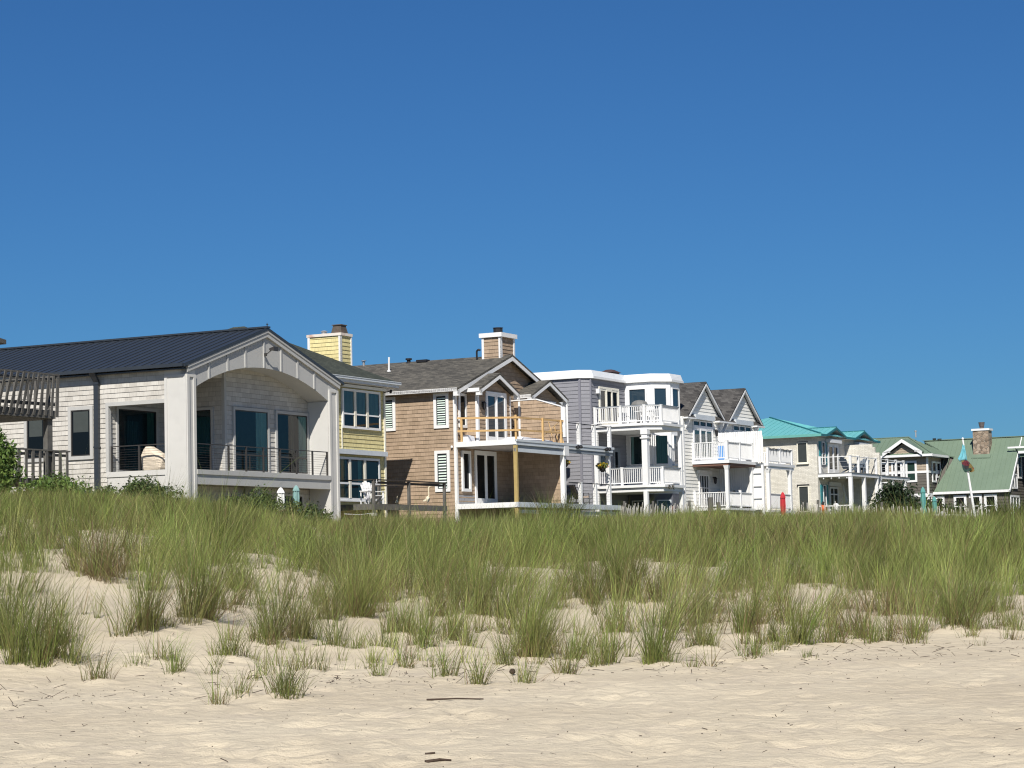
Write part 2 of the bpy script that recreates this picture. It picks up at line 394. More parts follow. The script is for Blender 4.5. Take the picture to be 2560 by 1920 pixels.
def make_ground():
    xs = list(np.arange(-9, 9.01, .06))
    rt = grow(9, .06, 900, 1.06); xs = [-a for a in reversed(rt)] + xs + rt
    ys = list(np.arange(13, 30, .055)); ys += list(np.arange(30, 40, .09)); ys += list(np.arange(40, 62, .2)) + list(np.arange(62, 130, .8)); ys += grow(130, .8, 1500)
    lo = grow(0, .055, 80); ys = [13 - a for a in reversed(lo)] + ys
    X, Y = np.meshgrid(np.array(xs), np.array(ys))
    Z = height(X, Y)
    reg = (Y > 12) & (Y < 31)
    for fx, fy, fr, fd, fa in FP:
        m = (np.abs(X - fx) < .6) & (np.abs(Y - fy) < .6)
        if not m.any(): continue
        dx = X[m] - fx; dy = Y[m] - fy
        c, s = math.cos(fa), math.sin(fa)
        q = np.sqrt(((dx * c + dy * s) / (fr * 1.5)) ** 2 + ((-dx * s + dy * c) / fr) ** 2)
        Z[m] += -fd * np.exp(-q ** 4) + .35 * fd * np.exp(-((q - 1.35) / .3) ** 2)
    ny, nx = X.shape
    co = np.stack([X.ravel(), Y.ravel(), Z.ravel()], 1)
    i = np.arange(ny - 1)[:, None] * nx + np.arange(nx - 1)[None, :]
    q = np.stack([i, i + 1, i + nx + 1, i + nx], -1).reshape(-1, 4)
    o = np_mesh('sand_ground', co, quads=q, m=sand_mat(), smooth=True)
    tag(o, 'pale sandy beach rising into the dune', 'ground', kind='structure')
    return o
make_ground()
def sheet(name, xs, ys, zf, keep, m, label, cat):
    X, Y = np.meshgrid(xs, ys); Z = zf(X, Y); ny, nx = X.shape
    i = (np.arange(ny - 1)[:, None] * nx + np.arange(nx - 1)[None, :]); q = np.stack([i, i + 1, i + nx + 1, i + nx], -1).reshape(-1, 4)
    K = keep(X, Y).ravel(); q = q[K[q].all(1)]
    return tag(np_mesh(name, np.stack([X.ravel(), Y.ravel(), Z.ravel()], 1), quads=q, m=m), label, cat, kind='structure')
YARD = paint('sandy_lawn', (.11, .115, .06), .95, .3, .5, dirt=(.20, .17, .11))
sheet('yard', np.concatenate([np.linspace(-900, -60, 12), np.linspace(-56, 90, 74), np.linspace(100, 900, 12)]), np.concatenate([np.linspace(40, 200, 81), np.linspace(220, 1500, 14)]),
      lambda x, y: height(x, y) + .02 + .5 * np.clip((wdist(x, y) - 66) / 4, 0, 1) * .06, lambda x, y: (wdist(x, y) > 66), YARD, 'thin lawn and sandy soil round the houses', 'ground')
def sea_mat():
    m, nt, b, out = nmat('sea_water'); L = nt.links
    b.inputs['Base Color'].default_value = (.02, .055, .065, 1); b.inputs['Roughness'].default_value = .12
    tc = N(nt, 'ShaderNodeTexCoord'); no = N(nt, 'ShaderNodeTexNoise'); no.inputs['Scale'].default_value = .25; no.inputs['Detail'].default_value = 6; L.new(tc.outputs['Object'], no.inputs['Vector'])
    bp = N(nt, 'ShaderNodeBump'); bp.inputs['Strength'].default_value = .6; bp.inputs['Distance'].default_value = .5; L.new(no.outputs['Fac'], bp.inputs['Height']); L.new(bp.outputs[0], b.inputs['Normal'])
    return m
sheet('sea', np.linspace(-1500, 1500, 61), np.linspace(-1500, 1500, 61), lambda x, y: 0 * x - .45, lambda x, y: wdist(x, y) < 0, sea_mat(), 'sea behind the beach', 'sea')

# ------------------------------------------------------------------ grass
GRASS = leafy('beach_grass', trans=.28)
LEAF = leafy('shrub_leaf', trans=.22)
def blades(P, H, az, lean, bend, wid, cb, ct, segs=3):
    n = len(P)
    dx = np.cos(az); dy = np.sin(az)
    fa = az + np.pi / 2 + rng.normal(0, .6, n)
    px = np.cos(fa); py = np.sin(fa)
    V = np.zeros((n, 2 * segs + 1, 3)); C = np.zeros((n, 2 * segs + 1, 3))
    for k in range(segs + 1):
        t = k / segs
        hor = H * (lean * t + bend * t ** 2.2)
        zz = H * (t - .30 * bend * t ** 2.5 - .12 * lean * t)
        cx = P[:, 0] + dx * hor; cy = P[:, 1] + dy * hor; cz = P[:, 2] + zz
        ww = wid * (1 - .75 * t) * .5
        c = cb * (1 - t) + ct * t
        if k < segs:
            V[:, 2 * k] = np.stack([cx - px * ww, cy - py * ww, cz], 1); V[:, 2 * k + 1] = np.stack([cx + px * ww, cy + py * ww, cz], 1)
            C[:, 2 * k] = c; C[:, 2 * k + 1] = c
        else:
            V[:, 2 * k] = np.stack([cx, cy, cz], 1); C[:, 2 * k] = c
    b = (np.arange(n) * (2 * segs + 1))[:, None]
    q = []
    for k in range(segs - 1):
        q.append(np.concatenate([b + 2 * k, b + 2 * k + 1, b + 2 * k + 3, b + 2 * k + 2], 1))
    t = np.concatenate([b + 2 * segs - 2, b + 2 * segs - 1, b + 2 * segs], 1)
    return V.reshape(-1, 3), (np.concatenate(q) if q else None), t, C.reshape(-1, 3)

GREENS = np.array([(.150, .212, .040), (.118, .185, .034), (.200, .235, .056), (.090, .148, .032), (.255, .262, .090)])
DRY = np.array([(.34, .26, .13), (.26, .185, .095), (.20, .125, .07)])
def tuft_arrays(cx, cy, rad, hh, nb, dry=.12, segs=3, wid=.0085, dark=1.0, spread=1.0, bx=None, by=None):
    """arrays of blades for tufts given as arrays"""
    cx, cy, rad, hh, nb = map(np.atleast_1d, (cx, cy, rad, hh, nb))
    dry = np.broadcast_to(dry, cx.shape); dark = np.broadcast_to(dark, cx.shape)
    idx = np.repeat(np.arange(len(cx)), nb)
    n = len(idx)
    a = rng.random(n) * 2 * np.pi; r = np.sqrt(rng.random(n)) * rad[idx] * .62
    x = cx[idx] + np.cos(a) * r; y = cy[idx] + np.sin(a) * r
    z = height(x, y) - .03
    out = np.clip(r / np.maximum(rad[idx] * .62, .02), 0, 1)
    az = a + rng.normal(0, .9, n)
    # light on-shore breeze bends everything a little to the right
    lean = np.abs(rng.normal(.06, .14, n)) + .28 * out * spread * rng.random(n)
    bend = np.abs(rng.normal(.12, .16, n)) + .10 * out * spread
    ax = np.cos(az) * lean + .06; ay = np.sin(az) * lean
    if bx is not None: ax = ax + bx[idx]; ay = ay + by[idx]
    az2 = np.arctan2(ay, ax); lean = np.hypot(ax, ay)
    H = hh[idx] * np.clip(rng.normal(.80, .19, n), .28, 1.2)
    tint = rng.integers(0, len(GREENS), len(cx))[idx]
    own = rng.integers(0, len(GREENS), n)
    g = .55 * GREENS[tint] + .45 * GREENS[own]
    g = g * np.clip(rng.normal(1.12, .30, n), .45, 2.0)[:, None] * dark[idx][:, None]
    d = DRY[rng.integers(0, 3, n)] * np.clip(rng.normal(1, .2, n), .5, 1.5)[:, None]
    isd = rng.random(n) < dry[idx]
    low = isd & (rng.random(n) < .65)
    H = np.where(low, H * .55, H); lean = np.where(low, lean + .45 + .5 * rng.random(n), lean)
    ct = np.where(isd[:, None], d, g)
    k = np.clip(.30 + .4 * dry[idx] + rng.normal(0, .12, n), 0, .8)[:, None]
    cb = np.where(isd[:, None], d * .85, g * (1 - k) + d * k * .9)
    ct = np.where((~isd & (rng.random(n) < .25))[:, None], ct * .6 + d * .4, ct)
    w = wid * np.clip(rng.normal(1, .25, n), .5, 1.6)
    return np.stack([x, y, z], 1), H, az2, lean, bend, w, cb, ct, segs
def grass_obj(name, args, **kw):
    co, q, t, c = blades(*args)
    return np_mesh(name, co, quads=q, tris=t, colr=c, m=GRASS, **kw)

# edge of the closed grass cover, metres up the dune, by bearing from the beach
EAZ = np.array([-.3, -.2258, -.1907, -.1558, -.1035, -.0511, -.0077, .0359, .0706, .1229, .1754, .1966, .2213, .3])
EW = np.array([9, 9, 11, 6.5, 4.2, 3.6, 0.9, 0.2, -.8, -1.0, -1.0, 1.2, 4.0, 4.5])
def dune_grass():
    def cover(x, y):
        w = wdist(x, y); az = x / y
        s = w - np.interp(az, EAZ, EW)
        pn = fbm(x / 2.3, y / 2.3, 3, 41)
        d = np.clip(.34 + s / 4.0, 0, 1) * np.clip((pn - .345) * 5.2, .07, 1.0)
        d = np.where(s < -.2, .15 * np.clip(1 + (w + .9) / 2.2, 0, 1), d)
        d = np.where(w < -2.6, 0, d)
        # wind-blown sandy hollow low on the left, and a few bare tongues higher up
        d = d * (1 - .97 * np.exp(-((x + 4.9) / 1.0) ** 2 - ((y - 28.0) / 4.0) ** 2)) * (1 - .9 * np.exp(-((x + 5.7) / .6) ** 2 - ((y - 33.0) / 2.6) ** 2))
        for bx, by, rx, ry in ((-.9, 38.5, .5, 2.0), (.3, 40, .45, 2.2), (2.6, 41, .35, 2.5), (-7.6, 37, .8, 1.4), (6.9, 35.5, .5, 1.0), (5.0, 38, .35, 1.6), (-3.0, 36, .4, 1.6)):
            d = d * (1 - .85 * np.exp(-((x - bx) / rx) ** 2 - ((y - by) / ry) ** 2))
        return np.where(w > 60, 0, d), w, s, pn
    n = 11600
    py = 24 + (98 - 24) * np.sqrt(rng.random(n)); px = (rng.random(n) * 2 - 1) * .31 * py
    d, w, s, pn = cover(px, py)
    k = rng.random(n) < d
    px, py, w, s, pn = px[k], py[k], w[k], s[k], pn[k]
    m = len(px)
    H = (.80 + .62 * fbm(px / 3.3, py / 3.3, 2, 43)) * np.clip(rng.normal(1, .20, m), .5, 1.5)
    H *= np.clip(.74 + s * .06, .62, 1.0) * np.interp(w, [18, 34], [1, .50]) * np.where((px / py < -.07) & (w > 26), .74, 1.0)
    tint = np.clip(rng.normal(1.08, .34, m), .45, 1.9) * np.clip(.70 + .6 * fbm(px / 4, py / 4, 3, 88), .6, 1.3)
    dry = np.clip(.13 + 1.5 * (fbm(px / 5, py / 5, 3, 77) - .45) + rng.normal(0, .14, m) + .22 * np.clip((w - 26) / 12, 0, 1) * np.clip((px - 3) / 6, 0, 1), .04, .80)
    sig = np.clip(rng.normal(.24, .09, m), .06, .5)
    cnt = np.clip(rng.normal(np.where(s < 0, 3, 6), 2), 1, 11).astype(int)
    idx = np.repeat(np.arange(m), cnt); N_ = len(idx)
    x = px[idx] + rng.normal(0, 1, N_) * sig[idx]; y = py[idx] + rng.normal(0, 1, N_) * sig[idx]
    far = np.hypot(x - px[idx], y - py[idx]) / (sig[idx] + .05)
    hh = H[idx] * np.clip(1.08 - .16 * far + rng.normal(0, .12, N_), .35, 1.4)
    rad = np.clip(rng.normal(.13, .04, N_), .05, .28)
    nb = np.clip(rng.normal(19, 5, N_), 5, 36).astype(int)
    dr = np.clip(dry[idx] + rng.normal(0, .08, N_), .02, .85); dk = np.clip(tint[idx] * rng.normal(1, .10, N_), .35, 1.8)
    LX = (rng.normal(.02, .17, m))[idx]; LY = (rng.normal(0, .13, m))[idx]
    near = y < 50
    o1 = blades(*tuft_arrays(x[near], y[near], rad[near], hh[near], nb[near], dr[near], 3, .0078, dk[near], 1.0, LX[near], LY[near]))
    f = ~near
    o2 = blades(*tuft_arrays(x[f], y[f], rad[f] * 1.25, hh[f], nb[f], dr[f], 2, .0125, dk[f], 1.0, LX[f], LY[f]))
    k = len(o1[0])
    co = np.concatenate([o1[0], o2[0]]); q = np.concatenate([o1[1], o2[1] + k]); t = np.concatenate([o1[2], o2[2] + k]); c = np.concatenate([o1[3], o2[3]])
    o = np_mesh('dune_grass', co, quads=q, tris=t, colr=c, m=GRASS)
    tag(o, 'green and straw coloured beach grass covering the dune', 'grass', kind='stuff')
    print('grass verts', len(co))
dune_grass()

SPECIAL = {
    0: ('biggest dense green grass clump standing on bare sand at far left', 1.0, .10, 420),
    1: ('wide drooping grass clump leaning over the bare sand just right of the biggest left clump', 1.0, .14, 380),
    7: ('brownish purple dry grass mound on the slope above the sandy hollow at left', .62, .62, 620),
    19: ('low spiky grass clump farthest down the open beach at left', .9, .18, 240),
    29: ('tall broad grass clump reaching up the slope below the tan house deck', 1.0, .1, 700),
    40: ('tall upright bright green clump at the foot of the dune below the lavender house', 1.05, .06, 330),
    4: ('tall green clump on the right rim of the sandy hollow at left', .95, .12, 480),
    6: ('tallest dense clump left of centre, with brown dead leaves round its foot', .95, .16, 620),
}
def clumps():
    for i, (cx, cy, hh, rad) in enumerate(CL):
        if hh > .55: hh *= 1.22; rad *= 1.12
        lab, dk, dry, nb = SPECIAL.get(i, (None, .95 + .15 * random.random(), .12 + .18 * random.random(), int(30 + 2100 * rad * hh)))
        ns = int(3 + 16 * rad + rng.integers(0, 3))
        el = rng.random() * 3.14; a = rng.random(ns) * 6.283; rr = np.sqrt(rng.random(ns)) * rad * 1.45
        ox = np.cos(a) * rr; oy = np.sin(a) * rr * (.45 + .5 * rng.random())
        ox, oy = ox * np.cos(el) - oy * np.sin(el), ox * np.sin(el) + oy * np.cos(el)
        ht = hh * 1.52 * np.clip(rng.normal(.86, .22, ns) * (1.08 - .3 * rr / (rad * 1.25)), .3, 1.25); ht[0] = hh * 1.50; ox[0] = oy[0] = 0
        share = rng.random(ns) + .35; share[0] += .6; share /= share.sum()
        A = tuft_arrays(cx + ox, cy + oy, np.full(ns, .11 + .32 * rad), ht, np.maximum(4, (nb * share).astype(int)), np.clip(dry + rng.normal(0, .10, ns), .02, .8), 4, .0072, np.clip(dk * rng.normal(1, .12, ns), .4, 1.4), 1.3)
        P = A[0].copy()
        o = grass_obj('grass_clump', A)
        base = Vector((cx, cy, float(height(cx, cy)) - .03))
        o.data.transform(Matrix.Translation(-base)); o.location = base
        if lab: tag(o, lab, 'grass clump')
        else: tag(o, 'small grass clump growing apart on the bare sand along the foot of the dune', 'grass clump', 'small grass clumps along the foot of the dune')
    # more small ones between them
    k = 0
    while k < 46:
        y = 25 + 10 * random.random(); x = (random.random() * 2 - 1) * .22 * y; w = float(wdist(x, y))
        if not (-1.6 < w < 4.2) or (abs(x + 4.9) < 1.1 and 24 < y < 33) or w > float(np.interp(x / y, EAZ, EW)) + 1: continue
        A = tuft_arrays(x + rng.normal(0, .07, 3), y + rng.normal(0, .07, 3), np.full(3, .10), np.array([.62, .45, .36]) * (.55 + .55 * random.random()), rng.integers(5, 16, 3), .1 + .3 * random.random(), 4, .0072, .75 + .5 * random.random(), 1.5)
        o = grass_obj('grass_clump', A); base = Vector((x, y, float(height(x, y)) - .03)); o.data.transform(Matrix.Translation(-base)); o.location = base
        tag(o, 'small grass clump growing apart on the bare sand along the foot of the dune', 'grass clump', 'small grass clumps along the foot of the dune'); k += 1
    # dark tall clump in front of the tan house's deck, and the broad reed clump at the right edge
    for (cx, cy, hh, rad, nb, dk, lab, wid) in ((1.45, 77.0, 1.55, .95, 620, .50, 'tall dark green grass clump in front of the tan house deck', .016),
                                             (.25, 76.0, 1.05, .7, 260, .62, 'smaller dark grass clump left of the tall dark one by the tan house', .015),
                                             (18.0, 82.5, 1.35, 1.15, 520, .48, 'broad dark reed-like clump in front of the green-roofed house windows', .030)):
        A = tuft_arrays(np.array([cx]), np.array([cy]), np.array([rad]), np.array([hh]), np.array([nb]), .06, 4, wid, dk, .9)
        o = grass_obj('grass_clump' if wid < .02 else 'reed_clump', A)
        base = Vector((cx, cy, float(height(cx, cy)) - .03)); o.data.transform(Matrix.Translation(-base)); o.location = base
        tag(o, lab, 'grass clump')
clumps()

# ------------------------------------------------------------------ shrubs: stems and thousands of small leaves in uneven lobes
BARK = paint('bark', (.12, .09, .065), .9, .25, 6.0)
def shrub(name, cx, cy, w, d, h, lobes, nleaf, cols, ls, label, base=None, tall=False, cat='shrub', group=None):
    z = float(height(cx, cy)) if base is None else base
    root = empty(name, (cx, cy, z), 0, label, cat, group)
    mb = MB()
    L = []
    for k in range(lobes):
        a = random.random() * 6.283; r = math.sqrt(random.random())
        lx = math.cos(a) * r * w * .40; ly = math.sin(a) * r * d * .40
        top = h * (1 - .55 * r * r) * (.75 + .3 * random.random())
        lz = top * (.35 + .5 * random.random()) if tall else top * (.45 + .3 * random.random())
        L.append((lx, ly, lz, (.20 + .16 * random.random()) * min(w, 2 * h) * .8))
        mb.tube([(lx * .2, ly * .2, -.1), (lx * .6, ly * .6, lz * .5), (lx, ly, lz)], .018 + .012 * h / 2, 5)
    mb.build('stem', BARK, root)
    idx = rng.integers(0, lobes, nleaf); LL = np.array(L)
    dirs = rng.normal(0, 1, (nleaf, 3)); dirs /= np.linalg.norm(dirs, axis=1)[:, None]
    rr = LL[idx, 3] * np.cbrt(rng.random(nleaf)) * np.clip(rng.normal(1, .18, nleaf), .5, 1.5)
    P = LL[idx, :3] + dirs * rr[:, None] * np.array([1, 1, .85]); P[:, 2] = np.maximum(P[:, 2], .02)
    nrm = dirs * .5 + rng.normal(0, 1, (nleaf, 3)); nrm[:, 2] += .5; nrm /= np.linalg.norm(nrm, axis=1)[:, None]
    t = np.cross(nrm, rng.normal(0, 1, (nleaf, 3))); t /= np.linalg.norm(t, axis=1)[:, None]
    b = np.cross(nrm, t)
    s = ls * np.clip(rng.normal(1, .25, nleaf), .5, 1.6)[:, None]
    V = np.stack([P - t * s, P + b * s * .42, P + t * s, P - b * s * .42], 1).reshape(-1, 3)
    q = np.arange(nleaf * 4).reshape(-1, 4)
    cc = np.array(cols); lobec = rng.integers(0, len(cc), lobes)[idx]
    c = cc[np.where(rng.random(nleaf) < .6, lobec, rng.integers(0, len(cc), nleaf))] * np.clip(rng.normal(1, .2, nleaf), .5, 1.6)[:, None]
    o = np_mesh('foliage', V, quads=q, colr=np.repeat(c, 4, 0), m=LEAF, parent=root)
    return root
G1 = [(.10, .17, .035), (.075, .13, .03), (.14, .20, .045), (.055, .10, .025)]
G2 = [(.055, .09, .028), (.075, .11, .034), (.04, .065, .022), (.10, .125, .04)]
G3 = [(.025, .045, .018), (.04, .065, .025), (.02, .035, .015)]
SIL = [(.26, .29, .22), (.16, .19, .13), (.33, .35, .29)]
shrub('leafy_shrub', -16.65, 72.0, 2.2, 2.0, 3.1, 26, 10000, G1, .075, 'bright green leafy shrub at the left edge in front of the grey wooden tower')
shrub('leafy_shrub', -14.2, 70.0, 2.4, 1.7, .95, 18, 4500, G1, .06, 'low green shrub at the right foot of the bright green one')
shrub('bayberry_shrub', -11.6, 69.5, 3.2, 1.8, .78, 26, 5500, G2, .05, 'dark green low shrub under the side porch opening of the grey house')
shrub('silver_shrub', -11.75, 73.0, 1.5, .9, 1.30, 12, 700, SIL, .06, 'thin silvery-leaved shrub against the grey house porch ledge')
shrub('bayberry_shrub', -7.9, 69.0, 3.2, 1.9, .86, 26, 6500, G2, .05, 'dark green shrub under the front porch beam of the grey house')
shrub('bayberry_shrub', -6.3, 69.5, 1.9, 1.4, .70, 16, 3200, G2, .05, 'olive shrub low beside the right column of the grey house')
shrub('evergreen_shrub', 21.0, 126, 2.8, 2.2, 3.9, 28, 8000, G3, .10, 'tall dark evergreen behind the white posts of the far deck', tall=True)
shrub('evergreen_shrub', 23.9, 132, 4.0, 2.4, 2.9, 34, 9000, G3, .10, 'dark hedge-like evergreen left of the taller teal umbrella')
shrub('evergreen_shrub', 26.6, 134, 3.2, 2.4, 2.5, 28, 7000, G3, .10, 'dark hedge-like evergreen between the two teal umbrellas')
shrub('evergreen_shrub', 28.6, 138, 2.6, 2.0, 2.1, 22, 5500, G3 + G2, .10, 'rounded evergreen under the leftmost porch windows of the green-roofed house')

# wrack: bits of dry stalk and seaweed strewn over the sand
WRACK = paint('dry_wrack', (.06, .04, .028), .9, .4, 8.0)
def debris():
    n = 1000
    V = []; T = []
    k = 0
    while k < n:
        y = 15 + 17 * rng.random(); x = (rng.random() * 2 - 1) * .25 * y
        w = float(wdist(x, y)); p = .07 + .93 * math.exp(-((w + 2.0) / 1.3) ** 2) * (.25 + 1.2 * float(vnoise(x * 1.3, y * 1.3, 3)) ** 2)
        if rng.random() > p: continue
        z = float(height(x, y)) + .006
        l = .005 + .055 * rng.random() ** 3 * (1.5 if w > -4 else .45); ww = .0018 + .0028 * rng.random()
        a = rng.random() * 6.283; dz = rng.normal(0, .25) * l
        d = np.array([math.cos(a) * l, math.sin(a) * l, dz]); s = np.array([-math.sin(a) * ww, math.cos(a) * ww, 0])
        c = np.array([x, y, z + abs(dz)]); up = np.array([0, 0, ww * 1.6])
        b = len(V)
        V += [c - d - s, c + d - s, c + d + s, c - d + s, c - d * .8 + up, c + d * .8 + up]
        T += [(b, b + 1, b + 5), (b, b + 5, b + 4), (b + 2, b + 3, b + 4), (b + 2, b + 4, b + 5), (b, b + 4, b + 3), (b + 1, b + 2, b + 5)]
        k += 1
    o = np_mesh('beach_wrack', np.array(V), tris=np.array(T), m=WRACK)
    tag(o, 'dark bits of dry stalk and seaweed scattered over the sand', 'debris', kind='stuff')
debris()
def stick(name, pts, r, label, cat='driftwood'):
    mb = MB(); P = [(x, y, float(height(x, y)) + r * .7 + dz) for x, y, dz in pts]
    for i, (a, b) in enumerate(zip(P[:-1], P[1:])): mb.cyl(a, b, r * (1 - .2 * i), 6, r * (.75 - .2 * i))
    o = mb.build(name, WRACK); tag(o, label, cat)
stick('driftwood', [(-.68, 16.38, 0), (-.58, 16.42, .01), (-.50, 16.47, 0)], .016, 'dark driftwood stick lying nearest the viewer at the bottom of the beach')
stick('driftwood', [(-.70, 16.9, 0), (-.63, 16.92, .004)], .012, 'short dark driftwood piece just above the nearest stick')
stick('driftwood', [(-.9, 22.3, 0), (-.62, 22.25, .01), (-.35, 22.35, .0)], .011, 'thin reddish stalk lying along the wrack line at centre')
mb = MB(); mb.lathe((0, 0, 0), [(.015, 0), (.05, .02), (.062, .05), (.05, .085), (.02, .105)], 9, .12)
o = mb.build('pine_cone', WRACK); o.scale = (.62, .62, .62); o.location = (-.07, 26.1, float(height(-.07, 26.1)) - .01); tag(o, 'dark round pine cone lying on sand among the front grass clumps', 'pine cone')
# ------------------------------------------------------------------ building helpers (local u = along the sea front, v = inland)
def PS(u0, sgn=-1): return lambda s, z, o: (u0 + sgn * o, s, z)
def PF(v0): return lambda s, z, o: (s, v0 - o, z)
def PD(p, q):
    d = Vector((q[0] - p[0], q[1] - p[1])); d.normalize(); n = Vector((d.y, -d.x))
    return lambda s, z, o: (p[0] + d.x * s + n.x * o, p[1] + d.y * s + n.y * o, z)
def pbox(mb, P, s0, s1, z0, z1, o0, o1):
    mb.hexa([P(s0, z0, o0), P(s1, z0, o0), P(s1, z0, o1), P(s0, z0, o1)], [P(s0, z1, o0), P(s1, z1, o0), P(s1, z1, o1), P(s0, z1, o1)])
def clip(poly, k, lo=True):
    out = []
    for i in range(len(poly)):
        a, b = poly[i], poly[(i + 1) % len(poly)]
        ia = (a[1] >= k) if lo else (a[1] <= k); ib = (b[1] >= k) if lo else (b[1] <= k)
        if ia: out.append(a)
        if ia != ib and abs(b[1] - a[1]) > 1e-9:
            t = (k - a[1]) / (b[1] - a[1]); out.append((a[0] + t * (b[0] - a[0]), k))
    return out
def siding(mb, P, poly, h, t=.022, off=0.0):
    """lapped courses on a convex wall polygon [(s,z)...]: each course stands proud at its lower edge"""
    z0 = min(p[1] for p in poly); z1 = max(p[1] for p in poly)
    k0 = math.floor((z0 - Z0) / h + 1e-6); k1 = math.ceil((z1 - Z0) / h - 1e-6)
    for k in range(k0, k1):
        a, b = Z0 + k * h, Z0 + (k + 1) * h
        c = clip(clip(poly, a, True), b, False)
        c = [p for i, p in enumerate(c) if (abs(p[0] - c[i - 1][0]) + abs(p[1] - c[i - 1][1])) > 1e-6]
        if len(c) < 3: continue
        mb.poly([P(s, z, off + .004 + t * (1 - (z - a) / h)) for s, z in c])
        lo = [p for p in c if p[1] <= max(a, z0) + 1e-4]
        if len(lo) >= 2:
            sa, sb = min(p[0] for p in lo), max(p[0] for p in lo); zz = lo[0][1]; oo = off + .004 + t * (1 - (zz - a) / h)
            mb.poly([P(sa, zz, oo), P(sb, zz, oo), P(sb, zz, off - .03), P(sa, zz, off - .03)])
def scan(poly, ax, c):
    xs = []
    for i in range(len(poly)):
        a, b = poly[i], poly[(i + 1) % len(poly)]
        if (a[ax] - c) * (b[ax] - c) <= 0 and abs(a[ax] - b[ax]) > 1e-9:
            t = (c - a[ax]) / (b[ax] - a[ax]); xs.append(a[1 - ax] + t * (b[1 - ax] - a[1 - ax]))
    return (min(xs), max(xs)) if len(xs) >= 2 else None
def roof_plane(mb, poly, zf, th=.12):
    mb.prism([(a, b, zf(a, b)) for a, b in poly], (0, 0, -th))
def seams(mb, poly, zf, ax, sp, w=.03, h=.035, start=0.0):
    """standing seams at constant coordinate `ax`, running up the slope"""
    lo = min(p[ax] for p in poly); hi = max(p[ax] for p in poly); c = lo + .02 + start
    while c < hi - .02:
        r = scan(poly, ax, c)
        if r and r[1] - r[0] > .08:
            p = (c, r[0]) if ax == 0 else (r[0], c); q = (c, r[1]) if ax == 0 else (r[1], c)
            mb.bar((p[0], p[1], zf(*p) + h * .35), (q[0], q[1], zf(*q) + h * .35), w, h)
        c += sp
def window(root, P, s0, s1, z0, z1, fr=.09, m=None, pane=None, mull=(), rails=(), bar=.05, dep=.055, name='window', curtain=None, extra=None, sill=False, inner=None, back=.034):
    """trim frame standing proud of the wall, pane set back inside it"""
    m = m or WHITE
    f = MB()
    for a, b, c, d in ((s0, s1, z1 - fr, z1), (s0, s1, z0, z0 + fr), (s0, s0 + fr, z0 + fr, z1 - fr), (s1 - fr, s1, z0 + fr, z1 - fr)):
        pbox(f, P, a, b, c, d, 0, dep + .03)
    for s in mull: pbox(f, P, s - bar / 2, s + bar / 2, z0 + fr, z1 - fr, .02, dep + .02)
    for z in rails: pbox(f, P, s0 + fr, s1 - fr, z - bar / 2, z + bar / 2, .02, dep + .012)
    if sill: pbox(f, P, s0 - .05, s1 + .05, z0 - .06, z0, 0, dep + .07)
    o = f.build(name, m, root)
    if inner:
        g = MB(); w = .045
        for a, b, c, d in ((s0 + fr, s1 - fr, z1 - fr - w, z1 - fr), (s0 + fr, s1 - fr, z0 + fr, z0 + fr + w), (s0 + fr, s0 + fr + w, z0 + fr + w, z1 - fr - w), (s1 - fr - w, s1 - fr, z0 + fr + w, z1 - fr - w)):
            pbox(g, P, a, b, c, d, .02, dep + .005)
        g.build('sash', inner, o)
    p = MB(); pm = pane or GLASS
    if curtain is not None:
        bk = MB(); pbox(bk, P, s0 + fr * .5, s1 - fr * .5, z0 + fr * .5, z1 - fr * .5, -.02, .028); bk.build('room_shade_panel', INSIDE, o)  # shallow backing panel; the shade of the room is put into its colour
        for c0, c1, cz0, cz1, cm in curtain:
            n = max(6, int((c1 - c0) / .035)); cu = MB()
            for i in range(n):
                a = c0 + (c1 - c0) * i / n; b = c0 + (c1 - c0) * (i + 1) / n
                oa = .036 + .010 * math.sin(i * 1.9); ob = .036 + .010 * math.sin((i + 1) * 1.9)
                cu.poly([P(a, cz0, oa), P(b, cz0, ob), P(b, cz1, ob), P(a, cz1, oa)])
            cu.build('curtain', cm, o)
        p.poly([P(s0 + fr, z0 + fr, dep), P(s1 - fr, z0 + fr, dep), P(s1 - fr, z1 - fr, dep), P(s0 + fr, z1 - fr, dep)])
        p.build('pane', CLEAR, o)
    else:
        pbox(p, P, s0 + fr, s1 - fr, z0 + fr, z1 - fr, -.02, back)
        p.build('pane', pm, o)
    return o
def louvres(parent, P, s0, s1, z0, z1, n, m=None):
    sh = MB(); st = (z1 - z0) / n
    for i in range(n):
        a = z0 + i * st
        sh.hexa([P(s0, a, .050), P(s1, a, .050), P(s1, a + .012, .058), P(s0, a + .012, .058)], [P(s0, a + st * .62, .016), P(s1, a + st * .62, .016), P(s1, a + st * .62 + .012, .022), P(s0, a + st * .62 + .012, .022)])
    return sh.build('louvred_shutter', m or SHUT, parent)
def rail_run(mb, a, b, zb, zt, sp=.12, bw=.032, top=.09, th=.045, bot=True, gap=.09):
    a = Vector((a[0], a[1])); b = Vector((b[0], b[1])); L = (b - a).length; d = (b - a) / L
    mb.bar((a.x, a.y, zt - th / 2), (b.x, b.y, zt - th / 2), top, th)
    if bot: mb.bar((a.x, a.y, zb + gap + .03), (b.x, b.y, zb + gap + .03), .04, .06)
    n = max(1, int(round(L / sp)))
    z0 = zb + gap + .05 if bot else zb
    for i in range(1, n):
        p = a + d * (L * i / n)
        mb.bar((p.x, p.y, z0), (p.x, p.y, zt - th), bw, bw, up=(d.x, d.y, 0))
def post(parent, x, y, z0, z1, w=.10, m=None, cap=True, name='post'):
    q = MB(); h = w / 2
    q.box(x - h, x + h, y - h, y + h, z0, z1)
    if cap: q.box(x - h - .015, x + h + .015, y - h - .015, y + h + .015, z1, z1 + .03)
    return q.build(name, m or WHITE, parent)
